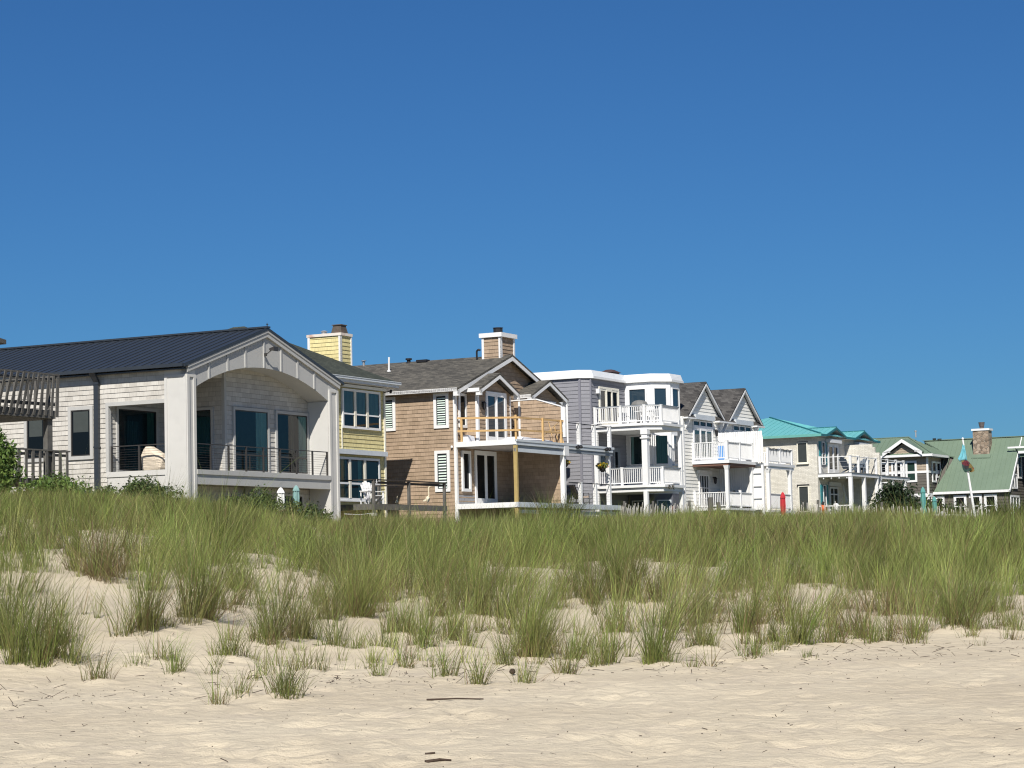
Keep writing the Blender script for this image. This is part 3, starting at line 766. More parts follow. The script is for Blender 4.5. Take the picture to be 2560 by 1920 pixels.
def corner(root, u, v, z0, z1, w=.10, m=None, su=1, sv=1):
    """corner boards wrapping an outside corner; su, sv = direction of the wall away from the corner"""
    q = MB(); e = .032
    q.box(u - su * e, u + su * w, v - sv * e, v, z0, z1)
    q.box(u - su * e, u, v, v + sv * w, z0, z1)
    return q.build('corner_board', m or WHITE, root)
def part(name, m, root, fn, **kw):
    q = MB(); fn(q); return q.build(name, m, root, **kw)
YAW = R(63)
def house(name, x, y, label, cat='house'):
    o = empty(name, (x, y, Z0), YAW, label, cat); o['z0'] = Z0; return o

# ================================================================== grey house with the arched porch
h = house('arched_porch_house', -12.27, 86.0, 'pale grey shingled house with an arched porch gable and charcoal metal roof')
RS = .32; RU = 5.45; RZ = 11.64
zr = lambda u, v=0: RZ - RS * abs(u - RU)
part('roof', METROOF, h, lambda q: (
    roof_plane(q, [(-.32, -.10), (RU, -.10), (RU, 24), (-.32, 24)], zr, .10), roof_plane(q, [(RU, -.10), (11.24, -.10), (11.24, 24), (RU, 24)], zr, .10),
    seams(q, [(-.32, -.08), (RU, -.08), (RU, 24), (-.32, 24)], zr, 1, .42), seams(q, [(RU, -.08), (11.24, -.08), (11.24, 24), (RU, 24)], zr, 1, .42),
    q.bar((RU, -.12, RZ + .03), (RU, 24, RZ + .03), .26, .07), q.cyl((RU, -.05, RZ + .05), (RU, -.05, RZ + .22), .025, 6, .008), q.bar((RU - .07, -.05, RZ + .15), (RU + .07, -.05, RZ + .15), .02, .03)))
part('gutter', METROOF, h, lambda q: (q.box(-.46, -.32, -.06, 24, 9.70, 9.83), q.box(-.32, .0, .0, 24, 9.62, 9.66)))
part('downspout', METROOF, h, lambda q: (q.box(-.17, -.05, 4.09, 4.30, 3, 9.36), q.hexa([(-.17, 4.09, 9.36), (-.05, 4.09, 9.36), (-.05, 4.30, 9.36), (-.17, 4.30, 9.36)], [(-.44, 4.05, 9.72), (-.32, 4.05, 9.72), (-.32, 4.34, 9.72), (-.44, 4.34, 9.72)]), q.box(-.19, -.03, 4.07, 4.32, 9.26, 9.32), q.box(-.19, -.03, 4.07, 4.32, 6.82, 6.87)))
def f(q):
    q.box(.05, 10.75, 3.80, 23.5, 3.0, 9.65); q.box(3.98, 10.75, 1.06, 3.80, 3.0, 9.65); q.box(.05, 10.75, 1.06, 3.80, 3.0, 5.60)
    q.hexa([(.1, 1.1, 9.6), (10.8, 1.1, 9.6), (10.8, 23.4, 9.6), (.1, 23.4, 9.6)], [(RU - .1, 1.1, 11.45), (RU + .1, 1.1, 11.45), (RU + .1, 23.4, 11.45), (RU - .1, 23.4, 11.45)])
    siding(q, PS(0), [(3.80, 3.0), (23.5, 3.0), (23.5, 9.64), (3.80, 9.64)], .19)
    siding(q, PS(0), [(1.02, 8.55), (3.80, 8.55), (3.80, 9.64), (1.02, 9.64)], .19)
    q.box(0, .12, 1.02, 3.80, 8.42, 9.64)
    siding(q, PF(3.80), [(.0, 5.82), (3.98, 5.82), (3.98, 9.9), (.0, 9.6)], .19)
    siding(q, PS(3.98), [(1.06, 5.82), (3.80, 5.82), (3.80, 10.0), (1.06, 10.0)], .19)
    siding(q, PF(1.06), [(3.98, 5.82), (10.3, 5.82), (10.3, 9.6), (7.2, 10.0), (5.4, 10.1), (3.98, 10.0)], .19)
    siding(q, PF(1.06), [(.5, 3.2), (10.3, 3.2), (10.3, 5.3), (.5, 5.3)], .19)
part('wall', H1SH, h, f)
AC = 5.33; AH = 4.82; AT = 10.02
az_ = lambda u: AT - 1.06 * (abs(u - AC) / AH) ** 2.05
us = [.51 + (10.15 - .51) * i / 36 for i in range(37)]
def f(q):
    for a, b in zip(us[:-1], us[1:]):
        za, zb = az_(a), az_(b); ta, tb = zr(a) - .30, zr(b) - .30
        q.hexa([(a, .04, za), (b, .04, zb), (b, .20, zb), (a, .20, za)], [(a, .04, ta), (b, .04, tb), (b, .20, tb), (a, .20, ta)])
        d = 3.80 if b < 3.95 else 1.06
        q.hexa([(a, .19, za), (b, .19, zb), (b, d, zb), (a, d, za)], [(a, .19, za + .06), (b, .19, zb + .06), (b, d, zb + .06), (a, d, za + .06)])
    # outer spandrels above the columns
    for a, b in ((-.07, .51), (10.15, 10.87)):
        q.hexa([(a, .03, 9.40), (b, .03, 9.40), (b, .30, 9.40), (a, .30, 9.40)], [(a, .03, zr(a) - .20), (b, .03, zr(b) - .20), (b, .30, zr(b) - .20), (a, .30, zr(a) - .20)])
    for u in (1.44, 2.72, 3.97, 5.30, 6.55, 7.78, 9.05): q.box(u - .05, u + .05, .002, .04, az_(u) + .012, zr(u) - .33)
part('arch_gable', GREYT, h, f)
def f(q):
    for s in (-1, 1):
        e = RU + s * 5.52
        q.hexa([(e, -.055, zr(e) - .36), (RU, -.055, RZ - .36), (RU, .06, RZ - .36), (e, .06, zr(e) - .36)], [(e, -.055, zr(e) - .10), (RU, -.055, RZ - .10), (RU, .06, RZ - .10), (e, .06, zr(e) - .10)])
        q.hexa([(e, -.085, zr(e) - .19), (RU, -.085, RZ - .19), (RU, -.05, RZ - .19), (e, -.05, zr(e) - .19)], [(e, -.085, zr(e) - .10), (RU, -.085, RZ - .10), (RU, -.05, RZ - .10), (e, -.05, zr(e) - .10)])
part('rake_board', GREYT, h, f)
for a, b in ((-.07, .51), (10.15, 10.87)):
    c = MB(); c.box(a, b, .02, 1.02, 3.0, 9.64 if a < 0 else 9.5)
    for x0, x1 in ((a, a + .16), (b - .16, b)): c.box(x0, x1, -.025, .02, 3.0, 9.34)
    c.box(a, b, -.025, .02, 9.34, 9.44)
    if a < 0:
        for y0, y1 in ((.02, .14), (.90, 1.02)): c.box(a - .03, a, y0, y1, 3.0, 9.34)
        c.box(a - .03, a, .02, 1.02, 9.34, 9.44)
    c.build('corner_pier', STUCCO, h)
part('porch_beam', GREYT, h, lambda q: (q.box(.51, 10.15, .0, .26, 5.28, 5.66), q.box(.51, 10.15, -.05, .30, 5.66, 5.84), q.box(0.0, 3.98, .26, 3.8, 5.55, 5.80), q.box(3.98, 10.15, .26, 1.06, 5.55, 5.80)))
part('porch_ledge', STUCCO, h, lambda q: (q.box(-.02, .14, 1.02, 3.78, 3.0, 5.66), q.box(-.06, .18, 1.02, 3.80, 5.66, 5.86)))
part('opening_trim', GREYT, h, lambda q: (q.box(-.035, .14, 3.70, 3.84, 5.86, 8.55), q.box(-.035, .14, 1.02, 3.70, 8.40, 8.55)))
corner(h, 3.98, 1.06, 5.82, 9.98, .11, GREYT)
part('porch_pier_face', STUCCO, h, lambda q: q.box(10.12, 10.16, .05, 1.05, 5.8, 8.95))
# windows of the porch
window(h, PF(1.06), 4.50, 7.10, 5.84, 8.50, .12, GREYT, None, (), (), name='window', inner=DARK, curtain=[(6.15, 6.95, 5.95, 8.36, CURT)])
window(h, PF(1.06), 7.58, 10.10, 5.84, 8.50, .12, GREYT, None, (), (), name='window', inner=DARK, curtain=[(9.35, 9.98, 5.95, 8.36, CURT), (8.75, 8.98, 5.95, 8.36, paint('taupe_curtain', (.16, .13, .11), .9))])
for s0 in (4.62, 7.70):
    part('transom_bar', DARK, h, lambda q: (pbox(q, PF(1.06), s0 + .05, s0 + 2.22, 6.56, 6.63, .05, .075), pbox(q, PF(1.06), s0 + 1.0, s0 + 1.05, 6.0, 6.56, .05, .075)))
window(h, PF(3.80), .54, 3.24, 5.84, 8.46, .11, GREYT, None, inner=DARK, curtain=[(2.55, 3.0, 5.95, 8.3, paint('dark_teal_curtain', (.08, .16, .14), .9)), (1.05, 1.95, 5.95, 7.9, paint('dim_blue_curtain', (.05, .085, .095), .9))])  # curtain cloth in dark teal and blue
window(h, PS(3.98), 1.56, 3.40, 5.82, 8.48, .11, GREYT, None, name='glass_door', inner=BLACK, curtain=[(1.72, 3.2, 6.6, 8.1, paint('deep_teal_curtain', (.035, .075, .075), .9))])
# plain windows of the long side
for s0, s1, za, zb in ((4.42, 5.62, 6.40, 8.47), (6.66, 7.78, 6.40, 8.40), (11.5, 12.7, 6.40, 8.47)):
    o = window(h, PS(0), s0, s1, za, zb, .14, GREYT, GLASS, inner=DARK, dep=.05)
    part('roller_blind', paint('grey_blind', (.05, .06, .058), .8), o, lambda q: pbox(q, PS(0), s0 + .24, s1 - .24, zb - 1.0, zb - .20, .02, .0375))
# cable railings
def cable_rail(pts, zs, ze, nm='railing'):
    q = MB()
    for a, b in zip(pts[:-1], pts[1:]):
        q.bar((a[0], a[1], ze - .02), (b[0], b[1], ze - .02), .05, .035)
        for k in range(9):
            z = zs + .09 + k * (ze - zs - .16) / 9
            q.cyl((a[0], a[1], z), (b[0], b[1], z), .005, 4)
    return q.build(nm, DARK, h)
r1 = cable_rail([(.55, .10), (10.12, .10)], 5.84, 6.85)
for u in (1.6, 2.82, 4.04, 5.27, 6.49, 7.71, 8.93, 10.08): post(r1, u, .10, 5.84, 6.82, .06, DARK, False)
r2 = cable_rail([(.06, 1.03), (.06, 3.66)], 5.86, 6.86)
for v in (2.33, 3.62): post(r2, .06, v, 5.86, 6.84, .06, DARK, False)
o = part('floodlight', DARK, h, lambda q: (q.box(5.26, 5.34, -.10, -.01, 10.50, 10.62), q.bar((5.30, -.08, 10.56), (5.42, -.30, 10.76), .035, .035), q.hexa([(5.28, -.24, 10.72), (5.62, -.24, 10.72), (5.62, -.46, 10.68), (5.28, -.46, 10.68)], [(5.28, -.24, 10.80), (5.62, -.24, 10.80), (5.62, -.46, 10.86), (5.28, -.46, 10.86)])))
part('support_pier', GREYT, h, lambda q: (q.hexa([(4.95, .45, 3.0), (5.85, .45, 3.0), (5.85, .95, 3.0), (4.95, .95, 3.0)], [(5.22, .45, 5.30), (5.66, .45, 5.30), (5.66, .95, 5.30), (5.22, .95, 5.30)]), q.box(5.24, 5.31, .41, .45, 4.0, 5.2), q.box(5.57, 5.64, .41, .45, 4.0, 5.2)))
window(h, PF(1.06), 7.6, 9.6, 3.6, 5.10, .10, GREYT, GLASS, name='garden_door', inner=DARK)
H1M = h.matrix_basis.copy()
def at_house(hx, hy, u, v, z):
    c, s = math.cos(YAW), math.sin(YAW)
    return (hx + c * u - s * v, hy + s * u + c * v, z)
# covered grill and small table standing on that porch
COVER = paint('cream_cover', (.66, .57, .45), .8, .10, 3.0, bump=.5, bscale=6)
g = MB()
prof = [(0, .0, .30, .26), (.10, .0, .36, .30), (.45, .0, .38, .30), (.62, -.03, .37, .28), (.86, -.20, .17, .22), (.95, -.24, .10, .14)]
n = 18; base = 0
for z, cx, rx, ry in prof:
    for i in range(n):
        a = 2 * math.pi * i / n; ca, sa = math.cos(a), math.sin(a); p = .55
        wob = 1 + .05 * math.sin(5 * a + z * 4)
        g.v.append((0 + math.copysign(abs(sa) ** p, sa) * ry * wob, -cx * 1.0 - math.copysign(abs(ca) ** p, ca) * rx * 1.35 * wob, z))
for k in range(len(prof) - 1):
    for i in range(n):
        j = (i + 1) % n; g.f.append((k * n + i, k * n + j, (k + 1) * n + j, (k + 1) * n + i))
g.f.append(tuple((len(prof) - 1) * n + i for i in range(n)))
o = g.build('grill_cover', COVER, None, smooth=False)
o.location = at_house(-12.27, 86, .75, 2.10, 5.86); o.rotation_euler = (0, 0, YAW)
tag(o, 'cream fabric cover sagging over a grill behind the side porch railing', 'grill cover')
def small_table(x, y, z, rz, w, d, hh, m, label, name='side_table', cat='table'):
    t = empty(name, (x, y, z), rz, label, cat)
    part('table_top', m, t, lambda q: q.box(-w / 2, w / 2, -d / 2, d / 2, hh - .04, hh))
    for sx in (-1, 1):
        for sy in (-1, 1): part('leg', m, t, lambda q: q.box(sx * (w / 2 - .05) - .022, sx * (w / 2 - .05) + .022, sy * (d / 2 - .05) - .022, sy * (d / 2 - .05) + .022, 0, hh - .04))
    return t
small_table(*at_house(-12.27, 86, .9, 1.28, 5.82), YAW, .5, .9, .50, WHITE, 'low white table beside the covered grill on the side porch')

# closed market umbrellas
def umbrella(x, y, z, hh, cover, r, m, label, tied=True, pole=None):
    t = empty('closed_umbrella', (x, y, z), 0, label, 'umbrella')
    part('pole', pole or WHITE, t, lambda q: q.cyl((0, 0, 0), (0, 0, hh), .024, 8))
    c = hh - cover
    part('canopy', m, t, lambda q: (q.lathe((0, 0, c), [(r * 1.35, 0), (r * 1.05, cover * .16), (r * .72, cover * .30), (r * .86, cover * .52), (r * .82, cover * .72), (r * .80, cover * .84)], 14, .13),
                                   q.lathe((0, 0, c + cover * .80), [(r * 1.02, 0), (r * .85, cover * .07), (r * .45, cover * .16), (r * .12, cover * .20)], 12, .05)))
    part('tie', m, t, lambda q: q.cyl((0, 0, c + cover * .30), (0, 0, c + cover * .325), r * .80, 12))
    return t
TEALFAB = paint('teal_fabric', (.095, .30, .28), .8, .10, 4.0)
REDFAB = paint('red_fabric', (.46, .03, .04), .8, .12, 4.0)
WFAB = paint('white_fabric', (.72, .72, .70), .8, .06)
PTEAL = paint('faded_teal_fabric', (.20, .34, .33), .8, .12, 4.0)
x, y, z = at_house(-12.27, 86, 5.80, -.35, 3.2); umbrella(x, y, z, 2.05, 1.15, .17, WFAB, 'white closed umbrella poking up under the porch beam of the arched house')
x, y, z = at_house(-12.27, 86, 7.10, -.25, 3.2); umbrella(x, y, z, 2.17, 1.15, .15, PTEAL, 'faded teal closed umbrella poking up under the porch beam of the arched house')

# ================================================================== weathered tower of decks at the left edge
h = house('weathered_deck_tower', -12.27, 86.0, 'weathered grey wooden deck tower with leaning balusters, at the left edge', 'deck')
part('deck', OLDWOOD, h, lambda q: (q.box(-13, -4.20, 3.05, 7.0, 7.66, 7.78), q.box(-13, -4.18, 2.96, 3.05, 7.68, 7.98), q.box(-4.27, -4.18, 3.05, 7.0, 7.68, 7.98), q.box(-13, -3.40, 3.1, 7.0, 5.30, 5.48)))
def f(q):
    q.bar((-13, 2.78, 9.22), (-4.12, 2.93, 9.30), .10, .06); q.bar((-13, 2.98, 8.12), (-4.2, 2.98, 8.20), .05, .12); q.bar((-13, 2.85, 9.02), (-4.2, 2.97, 9.08), .05, .10)
    u = -4.40; k = 0
    while u > -12.8:
        le = .06 + .045 * min(k, 6)
        q.bar((u - .05, 2.94, 7.76 + .01 * (k % 3)), (u + .03, 2.94 - le, 9.24), .035, .115, up=(1, 0, 0)); u -= .335; k += 1
    q.bar((-4.13, 2.94, 7.74), (-4.10, 2.91, 9.34), .04, .15, up=(1, 0, 0))
    v = 3.3
    while v < 6.8: q.bar((-4.15, v, 7.80), (-4.08, v, 9.2), .10, .035, up=(1, 0, 0)); v += .33
    q.bar((-4.1, 2.94, 9.25), (-4.1, 7, 9.25), .10, .06)
    # the railing on the far side of the same deck
    q.bar((-13, 6.9, 8.75), (-4.2, 6.9, 8.75), .05, .10)
    for i in range(24): q.box(-12.6 + i * .36, -12.5 + i * .36, 6.88, 6.92, 7.7, 8.85)
part('railing', OLDWOOD, h, f)
def f(q):
    q.bar((-13, 2.98, 6.52), (-3.38, 2.98, 6.50), .13, .05); q.bar((-13, 3.0, 6.36), (-3.45, 3.0, 6.34), .04, .10)
    u = -3.55; k = 0
    while u > -12.6:
        q.box(u - .055 - .03 * (k % 2), u + .055, 2.92, 2.96, 5.28, 6.47); u -= .39; k += 1
    q.bar((-3.43, 2.98, 6.5), (-3.43, 6.8, 6.5), .13, .05)
part('railing', OLDWOOD, h, f)
for x_, y_ in ((-4.38, 3.16), (-8.4, 3.16), (-4.38, 6.7), (-12.4, 3.16)): part('post', OLDWOOD, h, lambda q: q.box(x_ - .145, x_ + .145, y_ - .10, y_ + .10, 3.0, 7.68))
part('roof_eave', OLDWOOD, h, lambda q: q.prism([(-13, 2.2, 10.75), (-6.95, 2.95, 10.22), (-6.95, 5.8, 10.22), (-13, 6.4, 10.75)], (0, 0, .16)))
# ================================================================== yellow house
YTRIM = paint('cream_window_trim', (.74, .70, .58), .5, .08, 2.0, streak=.2)
h = house('yellow_house', -6.04, 107.3, 'yellow shingled house with green-black hip roof and yellow chimney')
def f(q):
    q.box(-9.5, -.03, .03, 10, 3.0, 10.5); siding(q, PF(.03), [(-9.5, 4.0), (0, 4.0), (0, 10.5), (-9.5, 10.5)], .19); siding(q, PS(-.03, 1), [(.03, 4.0), (10, 4.0), (10, 10.5), (.03, 10.5)], .19)
part('wall', H2SH, h, f)
part('corner_board', CREAMW, h, lambda q: (q.box(-.10, .03, -.035, .03, 3.4, 10.46), q.box(0, .03, .0, .12, 3.4, 10.46)))
zh = lambda u, v: 10.70 + .5 * min(v + .55, .47 - u, u + 9.97, 10.5 - v)
part('roof', RSH2, h, lambda q: [roof_plane(q, p, zh, .10) for p in (
    [(-9.97, -.55), (.47, -.55), (-4.75, 4.67)], [(.47, -.55), (.47, 10.5), (-4.75, 5.28), (-4.75, 4.67)], [(-9.97, -.55), (-4.75, 4.67), (-4.75, 5.28), (-9.97, 10.5)], [(-9.97, 10.5), (-4.75, 5.28), (.47, 10.5)])])
part('gutter', SLATEW, h, lambda q: (q.box(-9.9, .50, -.66, -.55, 10.58, 10.70), q.box(-9.9, .40, -.57, -.50, 10.44, 10.58), q.box(.40, .47, -.5, 10.4, 10.48, 10.66), q.box(-9.9, .44, -.68, -.64, 10.68, 10.71)))
part('soffit', SOFF, h, lambda q: q.box(-9.9, .42, -.55, .0, 10.44, 10.47))
P = PF(0)
cur = lambda a, b, z0, z1: (a, b, z0, z1, BLIND)
window(h, P, -3.92, -.50, 8.40, 10.22, .11, WHITE, None, (), (), dep=.055, curtain=[cur(-3.80, -2.90, 9.1, 10.1), cur(-2.75, -1.80, 9.1, 10.1), cur(-1.65, -.65, 9.1, 10.1)])
part('mullion', YTRIM, h, lambda q: [pbox(q, P, s - .09, s + .09, 8.50, 10.12, .02, .10) for s in (-2.82, -1.72)])
part('meeting_rail', WHITE, h, lambda q: pbox(q, P, -3.82, -.60, 9.03, 9.10, .03, .085))
window(h, P, -4.50, -.66, 5.10, 7.08, .11, WHITE, None, (), (), dep=.055, curtain=[(-4.3, -3.7, 5.2, 7.0, PTEAL), (-2.6, -2.3, 5.2, 7.0, PTEAL)], sill=True)
part('mullion', YTRIM, h, lambda q: [pbox(q, P, s - .09, s + .09, 5.20, 6.98, .02, .10) for s in (-3.38, -2.04)])
part('meeting_rail', WHITE, h, lambda q: pbox(q, P, -4.40, -.76, 5.83, 5.92, .03, .085))
part('shutter_box', SLATEW, h, lambda q: (q.hexa([(-4.1, -.02, 10.28), (-.2, -.02, 10.28), (-.2, -.20, 10.28), (-4.1, -.20, 10.28)], [(-4.1, -.02, 10.45), (-.2, -.02, 10.45), (-.2, -.24, 10.40), (-4.1, -.24, 10.40)])))
part('shutter_box', SLATEW, h, lambda q: q.box(-4.6, -.18, -.24, .0, 7.20, 7.42))
part('downpipe', CREAMW, h, lambda q: q.box(-3.98, -3.94, -.06, -.02, 7.45, 8.6))
part('floodlight', BLACK, h, lambda q: (q.bar((-.15, -.05, 10.22), (.05, -.35, 10.30), .04, .04), q.lathe((.02, -.35, 10.22), [(.03, 0), (.07, .06), (.05, .14)], 8), q.lathe((.18, -.25, 10.20), [(.03, 0), (.07, .06), (.05, .14)], 8), q.bar((.0, -.2, 10.3), (.2, -.25, 10.3), .03, .03)))
c = part('chimney', H2SH, h, lambda q: (q.box(-1.02, -.13, 1.75, 3.48, 10.0, 13.0), siding(q, PS(-1.05), [(1.72, 10.9), (3.5, 10.9), (3.5, 13.0), (1.72, 13.0)], .19), siding(q, PF(1.72), [(-1.05, 10.9), (-.1, 10.9), (-.1, 13.0), (-1.05, 13.0)], .19)))
part('corner_board', WHITE, c, lambda q: (q.box(-1.11, -1.0, 1.67, 1.72, 10.8, 13.0), q.box(-1.11, -1.05, 1.67, 1.80, 10.8, 13.0), q.box(-1.11, -1.05, 3.40, 3.52, 10.8, 13.0), q.box(-.17, -.08, 1.67, 1.72, 10.8, 13.0)))
RUST = paint('rusty_white_cap', (.72, .66, .58), .7, .10, 2.0, dirt=(.36, .12, .05), dirt_amt=.95)
part('chimney_cap', RUST, c, lambda q: q.box(-1.13, -.05, 1.65, 3.56, 12.99, 13.12))
part('flue', paint('rusty_flue', (.09, .075, .06), .6, .3, 5.0, dirt=(.2, .07, .04)), c, lambda q: (q.hexa([(-.95, 1.72, 13.14), (-.35, 1.72, 13.14), (-.35, 2.30, 13.14), (-.95, 2.30, 13.14)], [(-.88, 1.80, 13.50), (-.42, 1.80, 13.50), (-.42, 2.22, 13.50), (-.88, 2.22, 13.50)]), q.box(-.93, -.37, 1.75, 2.27, 13.50, 13.54)))
part('flue', paint('galvanised', (.5, .5, .5), .4, .1, metal=.5), c, lambda q: (q.cyl((-.6, 2.9, 13.14), (-.6, 2.9, 13.24), .13, 10), q.cyl((-.6, 2.9, 13.27), (-.6, 2.9, 13.33), .18, 10, .08)))

# wooden sun deck between the yellow and the tan house
d = house('sun_deck', -6.04, 107.3, 'weathered grey wooden deck with a dark post railing in front of the yellow house', 'deck')
part('deck_boards', OLDWOOD, d, lambda q: [q.box(-7.55, -1.05, -3.75 + .15 * i, -3.75 + .15 * i + .142, 4.70, 4.75) for i in range(25)])
part('fascia_board', OLDWOOD, d, lambda q: (q.box(-7.62, -1.0, -3.81, -3.76, 4.50, 4.755), q.box(-7.62, -7.56, -3.76, .0, 4.50, 4.755)))
RAILD = paint('dark_brown_rail', (.040, .032, .027), .7, .2, 3.0)
o = part('railing', RAILD, d, lambda q: (q.bar((-7.6, -3.8, 5.80), (-1.05, -3.8, 5.80), .13, .05), q.bar((-7.6, -3.8, 5.80), (-7.6, .0, 5.80), .13, .05), q.bar((-7.6, -3.78, 5.68), (-1.05, -3.78, 5.68), .035, .10), q.bar((-1.1, -3.8, 5.8), (-1.1, -.1, 5.8), .14, .07)))
for x_, y_, b in ((-7.56, -3.78, 3.0), (-4.48, -3.78, 4.2), (-1.2, -3.78, 3.0), (-7.56, -.2, 3.0), (-1.2, -.3, 3.0)): post(o, x_, y_, b, 5.77, .115, OLDWOOD, False)
part('pile', paint('peeling_white_pile', (.52, .50, .46), .8, .2, 5.0, dirt=(.2, .18, .15)), d, lambda q: (q.cyl((-8.0, -4.0, 3.0), (-8.0, -4.0, 4.22), .10, 9), q.box(-8.16, -7.84, -4.1, -3.9, 4.22, 4.34)))
part('rope', WHITE, d, lambda q: q.tube([(-10.4, -4.0, 4.27), (-9.2, -4.0, 4.25), (-8.0, -4.0, 4.33)], .018, 5))
star = part('starfish', WHITE, d, lambda q: [q.prism([(-7.47, -3.875, 5.70), (-7.47 + .11 * math.cos(a), -3.875, 5.70 + .11 * math.sin(a)), (-7.47 + .04 * math.cos(a + .6), -3.875, 5.70 + .04 * math.sin(a + .6))], (0, -.015, 0)) for a in [1.57 + 6.283 * k / 5 for k in range(5)]] + [q.prism([(-7.47 + .05 * math.cos(6.283 * k / 5), -3.88, 5.70 + .05 * math.sin(6.283 * k / 5)) for k in range(5)], (0, -.015, 0))])

def adirondack(x, y, z, rz, m, label, group=None, s=1.0):
    """slatted garden chair facing local -y"""
    t = empty('adirondack_chair', (x, y, z), rz, label, 'chair', group); t.scale = (s, s, s)
    def back(q):
        for i in range(5):
            a = (i - 2) * .115; top = 1.02 - .05 * abs(i - 2) ** 1.6
            k = .36 * (top - .30) / .72
            q.hexa([(a - .048, .16, .28), (a + .048, .16, .28), (a + .048, .185, .28), (a - .048, .185, .28)], [(a * 1.12 - .052, .16 + k, top), (a * 1.12 + .052, .16 + k, top), (a * 1.12 + .052, .185 + k, top), (a * 1.12 - .052, .185 + k, top)])
        q.bar((-.30, .215, .40), (.30, .215, .40), .05, .025); q.bar((-.30, .39, .74), (.30, .39, .74), .05, .025)
    part('backrest', m, t, back)
    part('seat', m, t, lambda q: [q.hexa([(-.27, -.36 + .105 * i, .385 - .022 * i), (.27, -.36 + .105 * i, .385 - .022 * i), (.27, -.27 + .105 * i, .366 - .022 * i), (-.27, -.27 + .105 * i, .366 - .022 * i)], [(-.27, -.36 + .105 * i, .41 - .022 * i), (.27, -.36 + .105 * i, .41 - .022 * i), (.27, -.27 + .105 * i, .391 - .022 * i), (-.27, -.27 + .105 * i, .391 - .022 * i)]) for i in range(5)])
    for sx in (-1, 1):
        part('arm', m, t, lambda q: q.box(sx * .30 - .07, sx * .30 + .07, -.42, .30, .555, .58))
        part('leg', m, t, lambda q: q.box(sx * .29 - .022, sx * .29 + .022, -.38, -.28, 0, .555))
        part('leg', m, t, lambda q: q.hexa([(sx * .26 - .02, .42, 0), (sx * .26 + .02, .42, 0), (sx * .26 + .02, .54, 0), (sx * .26 - .02, .54, 0)], [(sx * .26 - .02, -.38, .28), (sx * .26 + .02, -.38, .28), (sx * .26 + .02, -.38, .39), (sx * .26 - .02, -.33, .39)]))
    return t
x, y, z = at_house(-6.04, 107.3, -5.55, -2.55, 4.75); adirondack(x, y, z, YAW - R(25), WHITE, 'white slatted garden chair on the weathered deck by the yellow house', s=1.08)
x, y, z = at_house(-6.04, 107.3, -6.6, -2.9, 4.75); small_table(x, y, z, YAW, .55, .5, .62, WHITE, 'small white table left of the white slatted chair on the weathered deck')
def bird(x, y, z, rz, s, m, label, name='bird_figurine', tall=1.0):
    q = MB(); q.lathe((0, 0, 0), [(.005, .0), (.06, .03), (.10, .12), (.085, .20), (.04, .26)], 10)
    q.tube([(0, 0, .22), (0, -.05, .30), (0, -.04, .30 + .16 * tall), (0, -.08, .34 + .16 * tall)], .026, 7); q.lathe((0, -.08, .30 + .17 * tall), [(.01, 0), (.035, .03), (.03, .07), (.008, .09)], 8)
    q.cyl((0, -.10, .345 + .17 * tall), (0, -.20, .325 + .17 * tall), .012, 6, .003); q.hexa([(-.04, .05, .08), (.04, .05, .08), (.03, .20, .03), (-.03, .20, .03)], [(-.04, .05, .18), (.04, .05, .18), (.03, .22, .07), (-.03, .22, .07)])
    q.cyl((.03, 0, -.14), (.03, 0, .04), .009, 5); q.cyl((-.03, 0, -.14), (-.03, 0, .04), .009, 5); q.box(-.07, .07, -.06, .06, -.16, -.14)
    o = q.build(name, m); o.location = (x, y, z + .16 * s); o.rotation_euler = (0, 0, rz); o.scale = (s, s, s); return tag(o, label, 'figurine')
CRM = paint('cream_figurine', (.66, .60, .44), .6, .12, 8.0)
x, y, z = at_house(-6.04, 107.3, -2.0, -3.35, 4.75); bird(x, y, z, YAW + R(40), 1.05, CRM, 'tall cream heron figurine at the right end of the weathered deck', 'heron_figurine', 2.0)
x, y, z = at_house(-6.04, 107.3, -4.9, -3.4, 4.75); bird(x, y, z, YAW - R(30), .55, CRM, 'small cream bird figurine right of the white slatted chair on the deck')
x, y, z = at_house(-6.04, 107.3, -7.25, -3.3, 4.75); bird(x, y, z, YAW + R(100), .95, paint('silver_figurine', (.42, .42, .45), .4, .3, 9.0), 'silvery bird ornament beside the corner post of the weathered deck', tall=.5)

